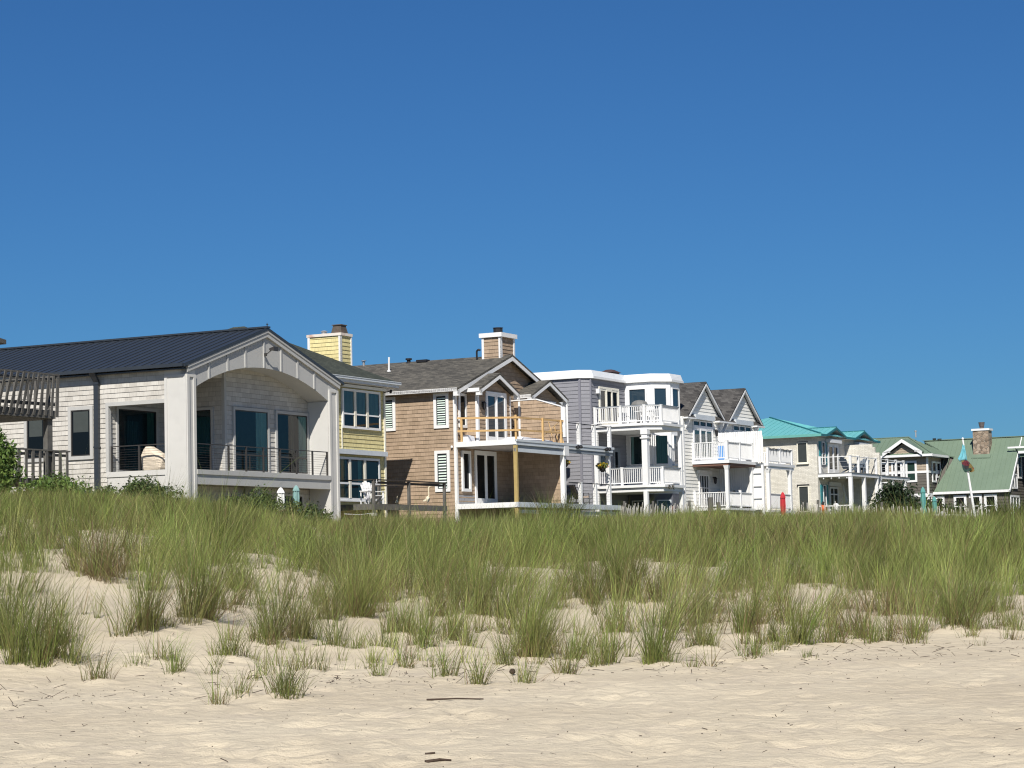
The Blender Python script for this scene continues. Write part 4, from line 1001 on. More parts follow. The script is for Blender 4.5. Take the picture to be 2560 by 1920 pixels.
# ================================================================== tan cedar house
h = house('tan_cedar_house', -2.77, 110.0, 'tan shingled house with fresh pine temporary railing on its upper deck')
MS = .346; MU = 5.5; MZ = 12.61
zm = lambda u, v=0: MZ - MS * abs(u - MU)
def f(q):
    q.box(.03, 11.0, .03, 14, 3.0, 10.5)
    siding(q, PS(0), [(0, 3.2), (14, 3.2), (14, 10.5), (0, 10.5)], .19)
    siding(q, PF(0), [(0, 4.9), (11.0, 4.9), (11.0, 10.55), (0, 10.55)], .19)
    siding(q, PF(0), [(-.0, 10.5), (11.0, 10.5), (MU, 12.45)], .19)
    q.hexa([(.1, .05, 10.4), (10.9, .05, 10.4), (10.9, 14, 10.4), (.1, 14, 10.4)], [(MU - .1, .05, 12.35), (MU + .1, .05, 12.35), (MU + .1, 14, 12.35), (MU - .1, 14, 12.35)])
    # two little gabled bays upstairs
    for a, b in ((1.08, 4.55), (6.72, 10.1)):
        m_ = (a + b) / 2
        q.box(a + .02, b - .02, -.63, .05, 7.9, 10.45)
        siding(q, PS(a), [(-.65, 7.97), (.0, 7.97), (.0, 10.5), (-.65, 10.5)], .19)
        siding(q, PF(-.65), [(a, 7.97), (b, 7.97), (b, 10.5), (m_, 11.15), (a, 10.5)], .19)
    # dividing screen walls, upstairs and down
    q.prism([(5.56, -.65, 7.97), (5.56, -3.0, 7.97), (5.56, -3.0, 9.80), (5.56, -1.60, 10.24), (5.56, -.30, 10.24)], (.12, 0, 0))
    siding(q, PS(5.56), [(-3.0, 8.3), (-.65, 8.3), (-.65, 10.22), (-1.6, 10.22)], .19); siding(q, PS(5.56), [(-3.0, 8.3), (-1.6, 10.22), (-3.0, 9.78)], .19)
    q.box(5.60, 5.74, -3.0, 0, 4.6, 7.72); siding(q, PS(5.60), [(-3.0, 4.97), (0, 4.97), (0, 7.72), (-3.0, 7.72)], .28)
part('wall', H3SH, h, f)
def gab(q, m_, hw, z0, s, v0, v1, th=.12):
    zf = lambda u, v: z0 - s * abs(u - m_)
    roof_plane(q, [(m_ - hw, v0), (m_, v0), (m_, v1), (m_ - hw, v1)], zf, th); roof_plane(q, [(m_, v0), (m_ + hw, v0), (m_ + hw, v1), (m_, v1)], zf, th)
part('roof', RSH3, h, lambda q: (gab(q, MU, 5.92, MZ, MS, -.38, 14.4), gab(q, 2.76, 2.12, 11.46, .41, -1.05, 2.6), gab(q, 8.36, 2.16, 11.46, .41, -1.05, 2.6)))
def rake(q, m_, hw, z0, s, v, dp=.19, ret=.0):
    zf = lambda u: z0 - s * abs(u - m_)
    for k in (-1, 1):
        e = m_ + k * hw
        q.hexa([(e, v - .045, zf(e) - .115 - dp), (m_, v - .045, z0 - .115 - dp), (m_, v, z0 - .115 - dp), (e, v, zf(e) - .115 - dp)], [(e, v - .045, zf(e) - .115), (m_, v - .045, z0 - .115), (m_, v, z0 - .115), (e, v, zf(e) - .115)])
        if ret: q.hexa([(e, v - .045, zf(e) - .18 - dp), (e - k * ret, v - .045, zf(e) - .18 - dp), (e - k * ret, v + .22, zf(e) - .18 - dp), (e, v + .22, zf(e) - .18 - dp)], [(e, v - .045, zf(e) - .10), (e - k * ret, v - .045, zf(e) - .10 + ret * s), (e - k * ret, v + .22, zf(e) - .10 + ret * s), (e, v + .22, zf(e) - .10)])
part('rake_board', WHITE, h, lambda q: (rake(q, MU, 5.90, MZ, MS, -.34, .20, .16), rake(q, 2.76, 2.10, 11.46, .41, -1.01, .17, .18), rake(q, 8.36, 2.14, 11.46, .41, -1.01, .17, .18)))
part('fascia', WHITE, h, lambda q: (q.box(-.42, -.36, -.33, 14.4, 10.42, 10.58), q.box(.62, .68, -1.0, .2, 10.42, 10.60), q.box(6.20, 6.26, -1.0, .2, 10.42, 10.60), q.box(11.36, 11.42, -.3, 14.4, 10.42, 10.58)))
SOFFT = paint('taupe_soffit', (.33, .29, .26), .8, .06)
part('soffit', SOFFT, h, lambda q: (q.box(-.38, .0, -.33, 14.3, 10.40, 10.43), q.box(.66, 1.1, -1.0, .0, 10.40, 10.43), q.box(6.24, 6.7, -1.0, .0, 10.40, 10.43)))
corner(h, 0, 0, 3.3, 10.40, .11)
corner(h, 1.08, -.65, 7.97, 10.42, .11); corner(h, 6.72, -.65, 7.97, 10.42, .11); corner(h, 4.55, -.65, 7.97, 10.4, .08, su=-1)
part('screen_cap', WHITE, h, lambda q: (q.bar((5.62, -.2, 10.27), (5.62, -1.6, 10.28), .18, .05), q.bar((5.62, -1.6, 10.28), (5.62, -3.05, 9.83), .18, .05), q.box(5.50, 5.72, -3.22, -3.0, 8.30, 9.80), q.cyl((5.62, -3.29, 8.0), (5.62, -3.29, 9.85), .045, 8), q.box(5.50, 5.72, -.72, -.62, 7.97, 10.2)))
# louvred windows in the side wall
PP = PS(0)
for s0, s1, za, zb in ((.34, 1.17, 8.68, 10.39), (3.32, 4.15, 8.68, 10.35), (.34, 1.17, 5.60, 7.60)):
    o = window(h, PP, s0, s1, za, zb, .15, WHITE, INSIDE, dep=.05)
    louvres(o, PP, s0 + .20, s1 - .20, za + .18, zb - .18, 12)
P = PF(0)
window(h, P, .26, 1.05, 8.70, 10.37, .13, WHITE, GLASS); window(h, P, .43, 1.32, 5.60, 7.58, .14, WHITE, GLASS, dep=.08)
def slider(P, s0, s1, za, zb, n=2, m=None, **kw):
    m = m or WHITE
    o = window(h, P, s0, s1, za, zb, .11, m, name='sliding_door', **kw)
    w = (s1 - s0 - .22) / n
    for i in range(n):
        a = s0 + .11 + i * w
        def f2(q):
            dd = .02 + .022 * (i % 2)
            for x0, x1, y0, y1 in ((a, a + .10, za + .11, zb - .11), (a + w - .10, a + w, za + .11, zb - .11), (a + .10, a + w - .10, zb - .22, zb - .11), (a + .10, a + w - .10, za + .11, za + .32)):
                pbox(q, P, x0, x1, y0, y1, dd, dd + .045)
        part('door_leaf', m, o, f2)
    return o
slider(P, 1.80, 4.06, 4.98, 7.64)
slider(PF(-.65), 1.86, 4.02, 7.99, 10.52, pane=GLASSB)
window(h, PF(-.65), 7.15, 9.65, 8.3, 10.40, .12, WHITE, GLASSB)
part('foundation_panel', paint('grey_block', (.30, .30, .31), .9, .15, 5.0), h, lambda q: q.box(.05, 1.75, -.02, .0, 4.9, 5.42))
# decks
part('deck', WHITE, h, lambda q: (q.box(-.04, .02, -3.27, 0, 7.72, 7.97), q.box(.02, 11.2, -3.22, -.03, 7.80, 7.965), q.box(-.04, .02, -3.27, 0, 4.73, 4.975), q.box(.02, 11.7, -3.22, -.03, 4.80, 4.965)))
part('deck_fascia', SLATEW, h, lambda q: (q.box(-.04, 11.15, -3.31, -3.22, 7.86, 7.975), q.box(.0, 11.05, -3.28, -3.22, 7.70, 7.85), q.box(.0, 5.7, -3.24, -3.10, 7.38, 7.55), q.box(-.04, 11.8, -3.31, -3.22, 4.73, 4.975), q.box(.1, 11.6, -3.2, -3.1, 4.45, 4.62)))
part('deck_joist', SLATED, h, lambda q: (q.box(.02, 11.0, -3.20, -3.10, 7.55, 7.72), q.box(5.8, 11.05, -3.24, -3.06, 7.52, 7.70)))
part('deck_ceiling', paint('deck_underside', (.40, .36, .33), .8, .1), h, lambda q: q.box(.02, 5.6, -3.1, -.02, 7.70, 7.74))
part('post', TREATED, h, lambda q: q.box(.0, .14, -3.27, -3.09, 3.0, 7.70), label='raw yellowish timber post under the deck corner')
post(h, 5.35, -3.12, 3.0, 7.40, .22, WHITE, False); post(h, 10.75, -3.12, 3.0, 7.55, .20, WHITE, False)
part('post_corner_bracket', WHITE, h, lambda q: q.box(5.20, 5.72, -3.30, -3.05, 7.36, 7.85))
# fresh pine temporary railing
def f(q):
    q.bar((.10, -.05, 9.13), (.10, -3.42, 9.00), .04, .09); q.bar((.10, -.05, 8.50), (.10, -3.42, 8.40), .04, .09)
    q.bar((.05, -3.12, 9.02), (5.5, -3.12, 9.10), .04, .09); q.bar((.05, -3.12, 8.42), (5.4, -3.12, 8.50), .04, .09)
    for x_, y_ in ((.13, -.25), (.16, -3.18), (3.1, -3.16), (5.15, -3.16)): q.box(x_ - .045, x_ + .045, y_ - .045, y_ + .045, 7.97, 9.14)
    q.bar((3.25, -3.10, 8.25), (5.0, -3.10, 9.0), .02, .03)
    for k in range(3): q.bar((5.05 + .12 * k, -2.8 - .2 * k, 7.97), (4.9 + .25 * k, -2.6 - .2 * k, 9.05 - .25 * k), .07, .03)
    q.bar((4.6, -2.9, 8.62), (5.5, -3.0, 8.62), .09, .05)
part('temporary_railing', NEWWOOD, h, f)
part('tarpaulin', paint('white_tarp', (.72, .72, .74), .5, .05), h, lambda q: (q.hexa([(1.6, -3.0, 7.97), (5.0, -3.0, 7.97), (5.0, -1.4, 7.97), (1.6, -1.4, 7.97)], [(1.9, -2.6, 8.20), (4.4, -2.9, 8.10), (4.2, -1.8, 8.24), (2.0, -1.8, 8.22)]), q.hexa([(.25, -.55, 7.97), (1.0, -.55, 7.97), (1.0, -.12, 7.97), (.25, -.12, 7.97)], [(.30, -.50, 8.30), (.9, -.52, 8.26), (.95, -.15, 8.36), (.3, -.15, 8.32)])))
# chimney
c = part('chimney', H3SH, h, lambda q: (q.box(5.03, 6.5, .08, 1.05, 11.9, 13.5), siding(q, PS(5.0), [(.05, 12.2), (1.07, 12.2), (1.07, 13.5), (.05, 13.5)], .19), siding(q, PF(.05), [(5.0, 12.0), (6.5, 12.0), (6.5, 13.5), (5.0, 13.5)], .19)))
part('corner_board', WHITE, c, lambda q: (q.box(4.955, 5.0, .0, .13, 12.3, 13.5), q.box(4.955, 5.13, .0, .05, 12.3, 13.5), q.box(4.955, 5.0, .97, 1.09, 12.3, 13.5), q.box(6.38, 6.54, .0, .05, 11.9, 13.5)))
part('chimney_cap', WHITE, c, lambda q: q.box(4.88, 6.64, -.09, 1.20, 13.50, 13.72))
part('flue', BLACK, c, lambda q: (q.cyl((5.75, .55, 13.72), (5.75, .55, 14.02), .24, 14), q.cyl((5.75, .55, 14.02), (5.75, .55, 14.05), .27, 14)))
part('vent_pipe', WHITE, h, lambda q: (q.cyl((3.6, 5.75, 11.9), (3.6, 5.73, 12.72), .05, 8), q.lathe((3.6, 5.75, 11.92), [(.04, 0), (.10, .05), (.10, .10), (.05, .15)], 8)))
part('roof_vent', BLACK, h, lambda q: (q.cyl((5.4, 5.6, 12.5), (5.4, 5.6, 12.70), .10, 10), q.cyl((5.4, 5.6, 12.70), (5.4, 5.6, 12.78), .17, 10)))
part('roof_vent', BLACK, h, lambda q: q.box(5.1, 5.5, 4.4, 5.0, 12.52, 12.64))
part('roof_vent', paint('vent_metal', (.35, .35, .35), .4, .1, metal=.5), h, lambda q: (q.cyl((5.4, 8.3, 12.5), (5.4, 8.3, 12.78), .07, 8), q.cyl((5.4, 8.3, 12.80), (5.4, 8.3, 12.84), .14, 8)))
part('roof_vent', BLACK, h, lambda q: q.tube([(4.9, 1.35, 12.3), (4.9, 1.35, 12.84), (4.9, 1.25, 12.92), (4.9, 1.15, 12.88)], .05, 7))
part('satellite_dish', BLACK, h, lambda q: (q.cyl((4.6, 9.2, 12.2), (4.6, 9.2, 12.6), .04, 6), q.lathe((4.6, 9.1, 12.58), [(.06, 0), (.36, .06), (.52, .16), (.50, .17), (.10, .08)], 16)))
part('security_camera', WHITE, h, lambda q: q.lathe((-.09, .19, 7.68), [(.02, 0), (.06, .03), (.06, .09), (.03, .13)], 8))
part('wall_lamp', BLACK, h, lambda q: (q.lathe((1.55, -.78, 9.55), [(.03, 0), (.09, .10), (.11, .36), (.04, .44)], 8), q.box(1.50, 1.60, -.75, -.66, 9.90, 9.98)))
# neighbour's half: round-post cable rail along the shared deck
o = part('railing', BLACK, h, lambda q: (q.bar((5.8, -3.2, 9.03), (11.1, -3.2, 9.03), .03, .04), q.bar((5.8, -.1, 8.98), (5.8, -3.2, 9.03), .03, .04), q.bar((11.05, -3.2, 9.03), (11.05, -.2, 9.03), .03, .04), *[q.cyl((5.8, -3.2, 8.15 + .13 * k), (11.05, -3.2, 8.15 + .13 * k), .004, 4) for k in range(6)]))
for x_, y_ in ((7.2, -3.15), (7.75, -1.6), (9.0, -3.15), (10.9, -3.15)): post(o, x_, y_, 7.97, 9.06, .17, WHITE, True)
o = part('railing', BLACK, h, lambda q: (q.bar((5.8, -3.2, 6.05), (11.1, -3.2, 6.03), .03, .05), *[q.cyl((5.8, -3.2, 5.15 + .13 * k), (11.05, -3.2, 5.15 + .13 * k), .004, 4) for k in range(6)]))
for x_, y_ in ((7.25, -3.15), (9.0, -3.15)): post(o, x_, y_, 4.97, 6.06, .17, WHITE, True)
def spots(u):
    part('spotlight', BLACK, h, lambda q: (q.lathe((u - .16, -3.40, 7.74), [(.04, 0), (.09, .04), (.09, .13), (.03, .17)], 8), q.lathe((u + .16, -3.42, 7.76), [(.04, 0), (.10, .05), (.09, .14), (.03, .18)], 8), q.lathe((u, -3.36, 7.82), [(.03, 0), (.08, .05), (.03, .13)], 7), q.bar((u - .2, -3.33, 7.86), (u + .2, -3.33, 7.86), .03, .05)))
spots(6.7); spots(10.15)
# hanging flower baskets
FLOW = [(.62, .42, .03), (.55, .35, .02), (.10, .15, .03), (.07, .11, .025), (.45, .10, .03)]
def basket(x, y, z, s, label):
    t = empty('hanging_basket', (x, y, z), 0, label, 'flower basket', None)
    part('pot', BLACK, t, lambda q: q.lathe((0, 0, -.30 * s), [(.07 * s, 0), (.16 * s, .10 * s), (.19 * s, .24 * s), (.17 * s, .25 * s)], 12))
    n = 420; d = rng.normal(0, 1, (n, 3)); d /= np.linalg.norm(d, axis=1)[:, None]; P_ = d * np.array([.36, .36, .20]) * s * np.cbrt(rng.random(n))[:, None] + np.array([0, 0, .05 * s])
    nn = rng.normal(0, 1, (n, 3)); nn /= np.linalg.norm(nn, axis=1)[:, None]; tt = np.cross(nn, rng.normal(0, 1, (n, 3))); tt /= np.linalg.norm(tt, axis=1)[:, None]; bb = np.cross(nn, tt)
    l = .05 * s; V = np.stack([P_ - tt * l, P_ + bb * l * .7, P_ + tt * l, P_ - bb * l * .7], 1).reshape(-1, 3)
    cc = np.array(FLOW)[np.where(P_[:, 2] > .02 * s, rng.integers(0, 4, n), rng.integers(2, 5, n))]
    np_mesh('flowers', V, quads=np.arange(n * 4).reshape(-1, 4), colr=np.repeat(cc, 4, 0), m=LEAF, parent=t)
    part('hanger', BLACK, t, lambda q: (q.cyl((.15 * s, 0, -.05), (0, 0, .62 * s), .006, 4), q.cyl((-.15 * s, 0, -.05), (0, 0, .62 * s), .006, 4)))
x, y, z = at_house(-2.77, 110, 9.95, -3.15, 6.95); basket(x, y, z, .95, 'basket of yellow flowers hanging below the deck beam by the white balcony rail')
x, y, z = at_house(-2.77, 110, 5.9, -3.0, 7.02); basket(x, y, z, .70, 'smaller basket of yellow flowers hanging beside the white post of the tan house')
# deck furniture glimpsed between the lower white posts
MESHF = paint('dark_sling', (.05, .055, .05), .8, .2); TANC = paint('tan_cushion', (.36, .29, .24), .9, .12, 5.0)
def lounge(x, y, z, rz, m, label, fm=None):
    t = empty('patio_chair', (x, y, z), rz, label, 'chair')
    part('seat', m, t, lambda q: q.hexa([(-.30, -.35, .40), (.30, -.35, .40), (.30, .20, .34), (-.30, .20, .34)], [(-.30, -.35, .50), (.30, -.35, .50), (.30, .20, .44), (-.30, .20, .44)]))
    part('backrest', m, t, lambda q: q.hexa([(-.30, .15, .42), (.30, .15, .42), (.30, .26, .42), (-.30, .26, .42)], [(-.28, .42, 1.05), (.28, .42, 1.05), (.28, .50, 1.05), (-.28, .50, 1.05)]))
    for sx in (-1, 1):
        part('arm', fm or BLACK, t, lambda q: q.tube([(sx * .33, -.36, 0), (sx * .33, -.34, .62), (sx * .33, .30, .62), (sx * .33, .46, 1.04)], .018, 6))
        part('leg', fm or BLACK, t, lambda q: q.tube([(sx * .33, .30, .62), (sx * .33, .42, 0)], .018, 6))
    return t
x, y, z = at_house(-2.77, 110, 6.5, -2.3, 4.97); lounge(x, y, z, YAW - R(10), MESHF, 'dark sling patio chair behind the low cable rail, next to the tan house post')
x, y, z = at_house(-2.77, 110, 9.2, -2.2, 4.97); lounge(x, y, z, YAW + R(50), TANC, 'tan cushioned patio chair behind the low cable rail')
# ================================================================== lavender grey house with octagonal bays
h = house('lavender_bay_house', 3.67, 123.3, 'lavender-grey flat-roofed house with white octagonal bay windows and two white balconies')
OUT = [(0, 10), (0, 0), (.42, -.45), (4.9, -.45), (4.9, -2.06), (5.7, -2.88), (7.07, -2.88), (7.07, 10)]
def f(q):
    q.zprism([(.03, 10), (.03, .02), (.44, -.42), (4.93, -.42), (7.05, -.42), (7.05, 10)], 3.0, 12.05)
    siding(q, PS(0), [(0, 3.2), (10, 3.2), (10, 12.05), (0, 12.05)], .21)
    siding(q, PD((0, 0), (.42, -.45)), [(0, 3.2), (.615, 3.2), (.615, 12.05), (0, 12.05)], .21)
    siding(q, PF(-.45), [(.42, 3.2), (4.9, 3.2), (4.9, 12.05), (.42, 12.05)], .21)
    siding(q, PS(7.07, 1), [(-.4, 3.2), (10, 3.2), (10, 12.05), (-.4, 12.05)], .21)
part('wall', H4SD, h, f)
part('bay', WHITE, h, lambda q: q.zprism([(4.9, -.44), (4.9, -2.06), (5.7, -2.88), (7.06, -2.88), (7.06, -.44)], 5.8, 12.05))
part('lower_bay', paint('shaded_grey_blue_wall', (.10, .105, .125), .7, .08), h, lambda q: q.zprism([(4.9, -.44), (4.9, -2.06), (5.7, -2.88), (7.06, -2.88), (7.06, -.44)], 3.0, 5.8))  # grey-blue wall, its colour darkened for the shade under the decks
LAVD = paint('dark_lavender_board', (.21, .21, .24), .6, .05)
part('corner_board', LAVD, h, lambda q: (q.bar((-.02, .01, 3.2), (-.02, .01, 12.03), .06, .14, up=(0, 1, 0)), q.bar((.40, -.46, 3.2), (.40, -.46, 12.03), .10, .08, up=(0, 1, 0))))
o_lo = [(-.16, 10), (-.16, .03), (.42, -.64), (4.74, -.64), (4.74, -2.12), (5.62, -3.04), (7.3, -3.04), (7.3, 10)]
o_mid = [(-.13, 10), (-.13, .05), (.44, -.61), (4.77, -.61), (4.77, -2.10), (5.64, -3.01), (7.27, -3.01), (7.27, 10)]
o_hi = [(.0, 10), (.0, .12), (.52, -.46), (4.90, -.46), (4.90, -2.04), (5.70, -2.86), (7.24, -2.90), (7.24, 10)]
MEMB = paint('white_roof_membrane', (.70, .72, .73), .5, .06, .7, bump=.4, bscale=4, dirt=(.5, .52, .54), dirt_amt=.4)
part('roof', MEMB, h, lambda q: q.hexa([(a, b, 12.17) for a, b in o_mid], [(a, b, 12.50) for a, b in o_hi]))
part('fascia', WHITE, h, lambda q: q.zprism(o_lo, 12.04, 12.165))
part('flue', paint('dark_brick_flue', (.07, .045, .045), .8, .2), h, lambda q: (q.box(5.7, 6.6, .6, 1.3, 12.4, 12.80), q.hexa([(5.6, .5, 12.80), (6.7, .5, 12.80), (6.7, 1.4, 12.80), (5.6, 1.4, 12.80)], [(5.9, .8, 12.97), (6.4, .8, 12.97), (6.4, 1.1, 12.97), (5.9, 1.1, 12.97)]), q.box(3.9, 5.5, .7, 1.0, 12.45, 12.56)))
BS = PS(4.9); BD = PD((4.9, -2.06), (5.7, -2.88)); BF = PF(-2.88)
DTEAL = paint('dim_teal_drape', (.06, .10, .095), .9, .15)
for lo, hi in ((9.9, 11.72), (7.40, 9.08)):
    window(h, BS, -1.80, -.70, lo, hi, .07, WHITE, GLASSB if lo > 9 else None, curtain=None if lo > 9 else [(-1.7, -1.35, 7.5, 9.0, DTEAL), (-.95, -.8, 7.5, 9.0, BLIND)])
    window(h, BD, .12, .93, lo, hi, .06, WHITE, GLASSB if lo > 9 else None, curtain=None if lo > 9 else [(.2, .85, 7.5, 9.0, paint('sage_drape', (.20, .26, .20), .9))])
    window(h, BF, 5.83, 6.85, lo, hi, .06, WHITE, GLASSB)
for P_, a, b in ((BS, -1.8, -.75), (BD, .15, 1.0)): window(h, P_, a, b, 3.7, 5.45, .06, SLATEW, GLASSB)
part('bay_sill', SLATEW, h, lambda q: (q.bar((4.86, -.45, 7.36), (4.86, -2.08, 7.36), .1, .06), q.bar((5.72, -2.92, 7.36), (7.1, -2.92, 7.36), .1, .06)))
slider(PF(-.45), 1.38, 3.98, 9.50, 11.66, 3, CREAMW)
slider(PF(-.45), 3.05, 3.9, 6.2, 8.35, 1, SLATED)
window(h, PF(-.45), 1.2, 2.6, 6.9, 8.3, .08, SLATED, GLASSB)
part('wall_speaker', WHITE, h, lambda q: q.box(1.05, 1.24, -.66, -.47, 11.25, 11.5))
DK = [(.55, -.45), (.55, -3.5), (1.27, -4.22), (3.75, -4.22), (3.75, -2.10), (4.86, -2.04), (4.86, -.45)]
LED = [(.43, -.45), (.43, -3.55), (1.22, -4.34), (3.92, -4.34), (3.92, -2.10), (4.86, -2.04), (4.86, -.45)]
def balcony(z0, zr_, zf):
    part('deck', WHITE, h, lambda q: (q.zprism(LED, z0 + .20, z0 + .34), q.zprism(DK, z0, z0 + .20)))
    o = part('railing', WHITE, h, lambda q: (rail_run(q, (.62, -.55), (.62, -3.5), z0 + .34, zr_, .125, .038), rail_run(q, (.62, -3.5), (1.30, -4.18), z0 + .34, zr_, .125, .038), rail_run(q, (1.30, -4.18), (3.66, -4.18), z0 + .34, zr_, .125, .038), rail_run(q, (3.70, -4.15), (3.70, -2.2), z0 + .34, zr_, .125, .038)))
    part('cap_rail', SLATED, o, lambda q: [q.bar((a[0], a[1], zr_ + .018), (b[0], b[1], zr_ + .018), .13, .03) for a, b in zip([(.62, -.5), (.62, -3.5), (1.30, -4.18)], [(.62, -3.5), (1.30, -4.18), (3.70, -4.18)])])
    for x_, y_ in ((.62, -.58), (.62, -2.1), (.62, -3.5), (1.30, -4.18), (3.68, -4.16)): post(o, x_, y_, z0 + .34, zr_ + .02, .13)
balcony(9.13, 10.42, 0); balcony(5.81, 7.08, 0)
part('column', WHITE, h, lambda q: (q.box(.50, .82, -3.66, -3.34, 6.14, 9.13), q.box(.46, .86, -3.70, -3.30, 8.85, 9.13), q.box(.44, .88, -3.72, -3.28, 8.62, 8.70), q.box(.54, .76, -3.58, -3.36, 3.0, 5.82)))
part('column', WHITE, h, lambda q: q.box(3.92, 4.12, -4.20, -4.0, 3.0, 9.15)); part('column', WHITE, h, lambda q: q.box(.52, .70, -.72, -.50, 3.0, 9.13))
part('deck_ceiling', SOFF, h, lambda q: (q.zprism([(a, b) for a, b in DK], 9.10, 9.128), q.zprism([(a, b) for a, b in DK], 5.78, 5.808)))
part('wall_ornament', paint('dull_bronze', (.10, .09, .07), .5, .2), h, lambda q: (q.tube([(1.72 + .13 * math.cos(a), -4.37, 6.02 + .09 * math.sin(a)) for a in [6.283 * k / 10 for k in range(11)]], .025, 5), q.tube([(1.95, -4.37, 5.92), (2.15, -4.37, 6.0), (2.38, -4.37, 6.14)], .03, 5), q.tube([(2.1, -4.37, 6.12), (2.2, -4.37, 6.0), (2.36, -4.37, 5.9)], .03, 5)))
# on the upper balcony: round covered grill, white table and chairs
x, y, z = at_house(3.67, 123.3, 2.5, -2.4, 9.47)
t = empty('kettle_grill', (x, y, z), 0, 'grill with a grey ribbed dome cover on the upper balcony of the lavender house', 'grill')
part('dome_cover', paint('grey_cover', (.17, .17, .16), .7, .1), t, lambda q: q.lathe((0, 0, .85), [(.44, 0), (.48, .22), (.47, .30), (.40, .42), (.26, .50), (.08, .535)], 16, .03))
part('stand', BLACK, t, lambda q: (q.cyl((0, 0, 0), (0, 0, .86), .16, 10), q.box(-.35, .35, -.3, .3, .0, .05)))
def wchair(u, v, rz, lab):
    x, y, z = at_house(3.67, 123.3, u, v, 9.47); t = empty('balcony_chair', (x, y, z), YAW + rz, lab, 'chair', 'white chairs on the upper balcony of the lavender house')
    part('seat', WHITE, t, lambda q: q.box(-.25, .25, -.25, .25, .42, .46)); part('backrest', WHITE, t, lambda q: [q.box(-.25 + .1 * i, -.19 + .1 * i, .22, .26, .46, .98) for i in range(5)] + [q.box(-.25, .25, .21, .27, .92, .98)])
    for a in (-1, 1):
        for b in (-1, 1): part('leg', WHITE, t, lambda q: q.box(a * .22 - .02, a * .22 + .02, b * .22 - .02, b * .22 + .02, 0, .42))
wchair(1.3, -2.0, R(90), 'white slatted chair nearest the sliding door on the upper lavender balcony')
wchair(1.6, -3.1, R(-60), 'white slatted chair behind the balusters under the grey dome grill')
wchair(2.9, -3.3, R(180), 'white slatted chair at the angled end of the upper lavender balcony')
x, y, z = at_house(3.67, 123.3, 2.1, -2.9, 9.47); small_table(x, y, z, YAW, 1.0, .8, .74, WHITE, 'white table among the chairs on the upper lavender balcony', 'balcony_table')
x, y, z = at_house(3.67, 123.3, 1.0, -4.9, 3.2)
t = empty('notice_post', (x, y, z), YAW, 'dark red post with a purple notice plate below the lower lavender balcony', 'sign')
part('post', paint('dark_red_post', (.16, .035, .04), .7, .1), t, lambda q: q.box(-.09, .09, -.05, .05, 0, 1.75)); part('plate', paint('purple_plate', (.10, .05, .11), .6, .1), t, lambda q: q.box(-.14, .14, -.075, -.05, 1.25, 1.75))
part('white_line', WHITE, t, lambda q: (q.box(-.09, .10, -.082, -.075, 1.55, 1.60), q.box(-.07, .11, -.082, -.075, 1.42, 1.46)))

# ================================================================== white twin-gabled house
h = house('white_twin_gable_house', 10.31, 130.0, 'white clapboard house with two steep charcoal gables and white balconies')
def f(q):
    q.box(-1.55, 10.15, .03, 9.0, 3.0, 10.15); siding(q, PF(0), [(-1.6, 3.4), (10.2, 3.4), (10.2, 10.2), (-1.6, 10.2)], .20); siding(q, PS(-1.6), [(0, 3.4), (9, 3.4), (9, 10.2), (0, 10.2)], .20)
    for m_ in (1.53, 7.70):
        siding(q, PF(0), [(m_ - 2.7, 10.1), (m_ + 2.7, 10.1), (m_, 12.10)], .20)
        q.hexa([(m_ - 2.7, .04, 10.0), (m_ + 2.7, .04, 10.0), (m_ + 2.7, 8.9, 10.0), (m_ - 2.7, 8.9, 10.0)], [(m_ - .05, .04, 12.1), (m_ + .05, .04, 12.1), (m_ + .05, 8.9, 12.1), (m_ - .05, 8.9, 12.1)])
part('wall', H5SD, h, f)
part('roof', RSH5, h, lambda q: (gab(q, 1.53, 2.92, 12.34, .727, -.24, 9.2, .10), gab(q, 7.70, 2.86, 12.34, .727, -.24, 9.2, .10), *[q.hexa([(a, -.30, 10.16), (b, -.30, 10.16), (b, -.03, 10.16), (a, -.03, 10.16)], [(a, -.28, 10.19), (b, -.28, 10.19), (b, -.03, 10.42), (a, -.03, 10.42)]) for a, b in ((-1.45, -.35), (3.3, 4.45), (4.85, 5.85), (9.4, 10.5))]))
SOFFG = paint('grey_white_soffit', (.52, .53, .53), .7, .06)
part('soffit', SOFFG, h, lambda q: [q.hexa([(m_ + k * 2.84, -.20, 10.13), (m_, -.20, 12.19), (m_, -.03, 12.19), (m_ + k * 2.84, -.03, 10.10)], [(m_ + k * 2.84, -.20, 10.16), (m_, -.20, 12.22), (m_, -.03, 12.22), (m_ + k * 2.84, -.03, 10.13)]) for m_ in (1.53, 7.70) for k in (-1, 1)])
part('rake_board', WHITE, h, lambda q: (rake(q, 1.53, 2.90, 12.33, .727, -.21, .13), rake(q, 7.70, 2.84, 12.33, .727, -.21, .13)))
part('eave_board', WHITE, h, lambda q: [q.box(a, b, -.32, -.02, 10.06, 10.15) for a, b in ((-1.6, -.3), (3.2, 5.9), (9.3, 10.6))])
for u_ in (-1.2, 3.95, 4.6, 9.6): part('bracket', WHITE, h, lambda q: q.prism([(u_ - .06, 0, 10.05), (u_ - .06, -.32, 10.05), (u_ - .06, -.28, 9.92), (u_ - .06, -.08, 9.62), (u_ - .06, 0, 9.45)], (.12, 0, 0)))
corner(h, -1.6, 0, 3.4, 10.1, .14)
P = PF(0)
for a in (-.20, 6.0):
    slider(P, a, a + 2.95, 7.68, 9.70, 3, WHITE, curtain=[(a + .15, a + 2.8, 7.8, 9.5, CURT)])
    window(h, P, a, a + 2.95, 9.70, 10.05, .06, WHITE, GLASS, mull=(a + 1.0, a + 1.95), bar=.14, name='transom')
    part('shutter_box', SLATEW, h, lambda q: q.box(a - .05, a + 2.80, -.28, -.03, 10.09, 10.37))
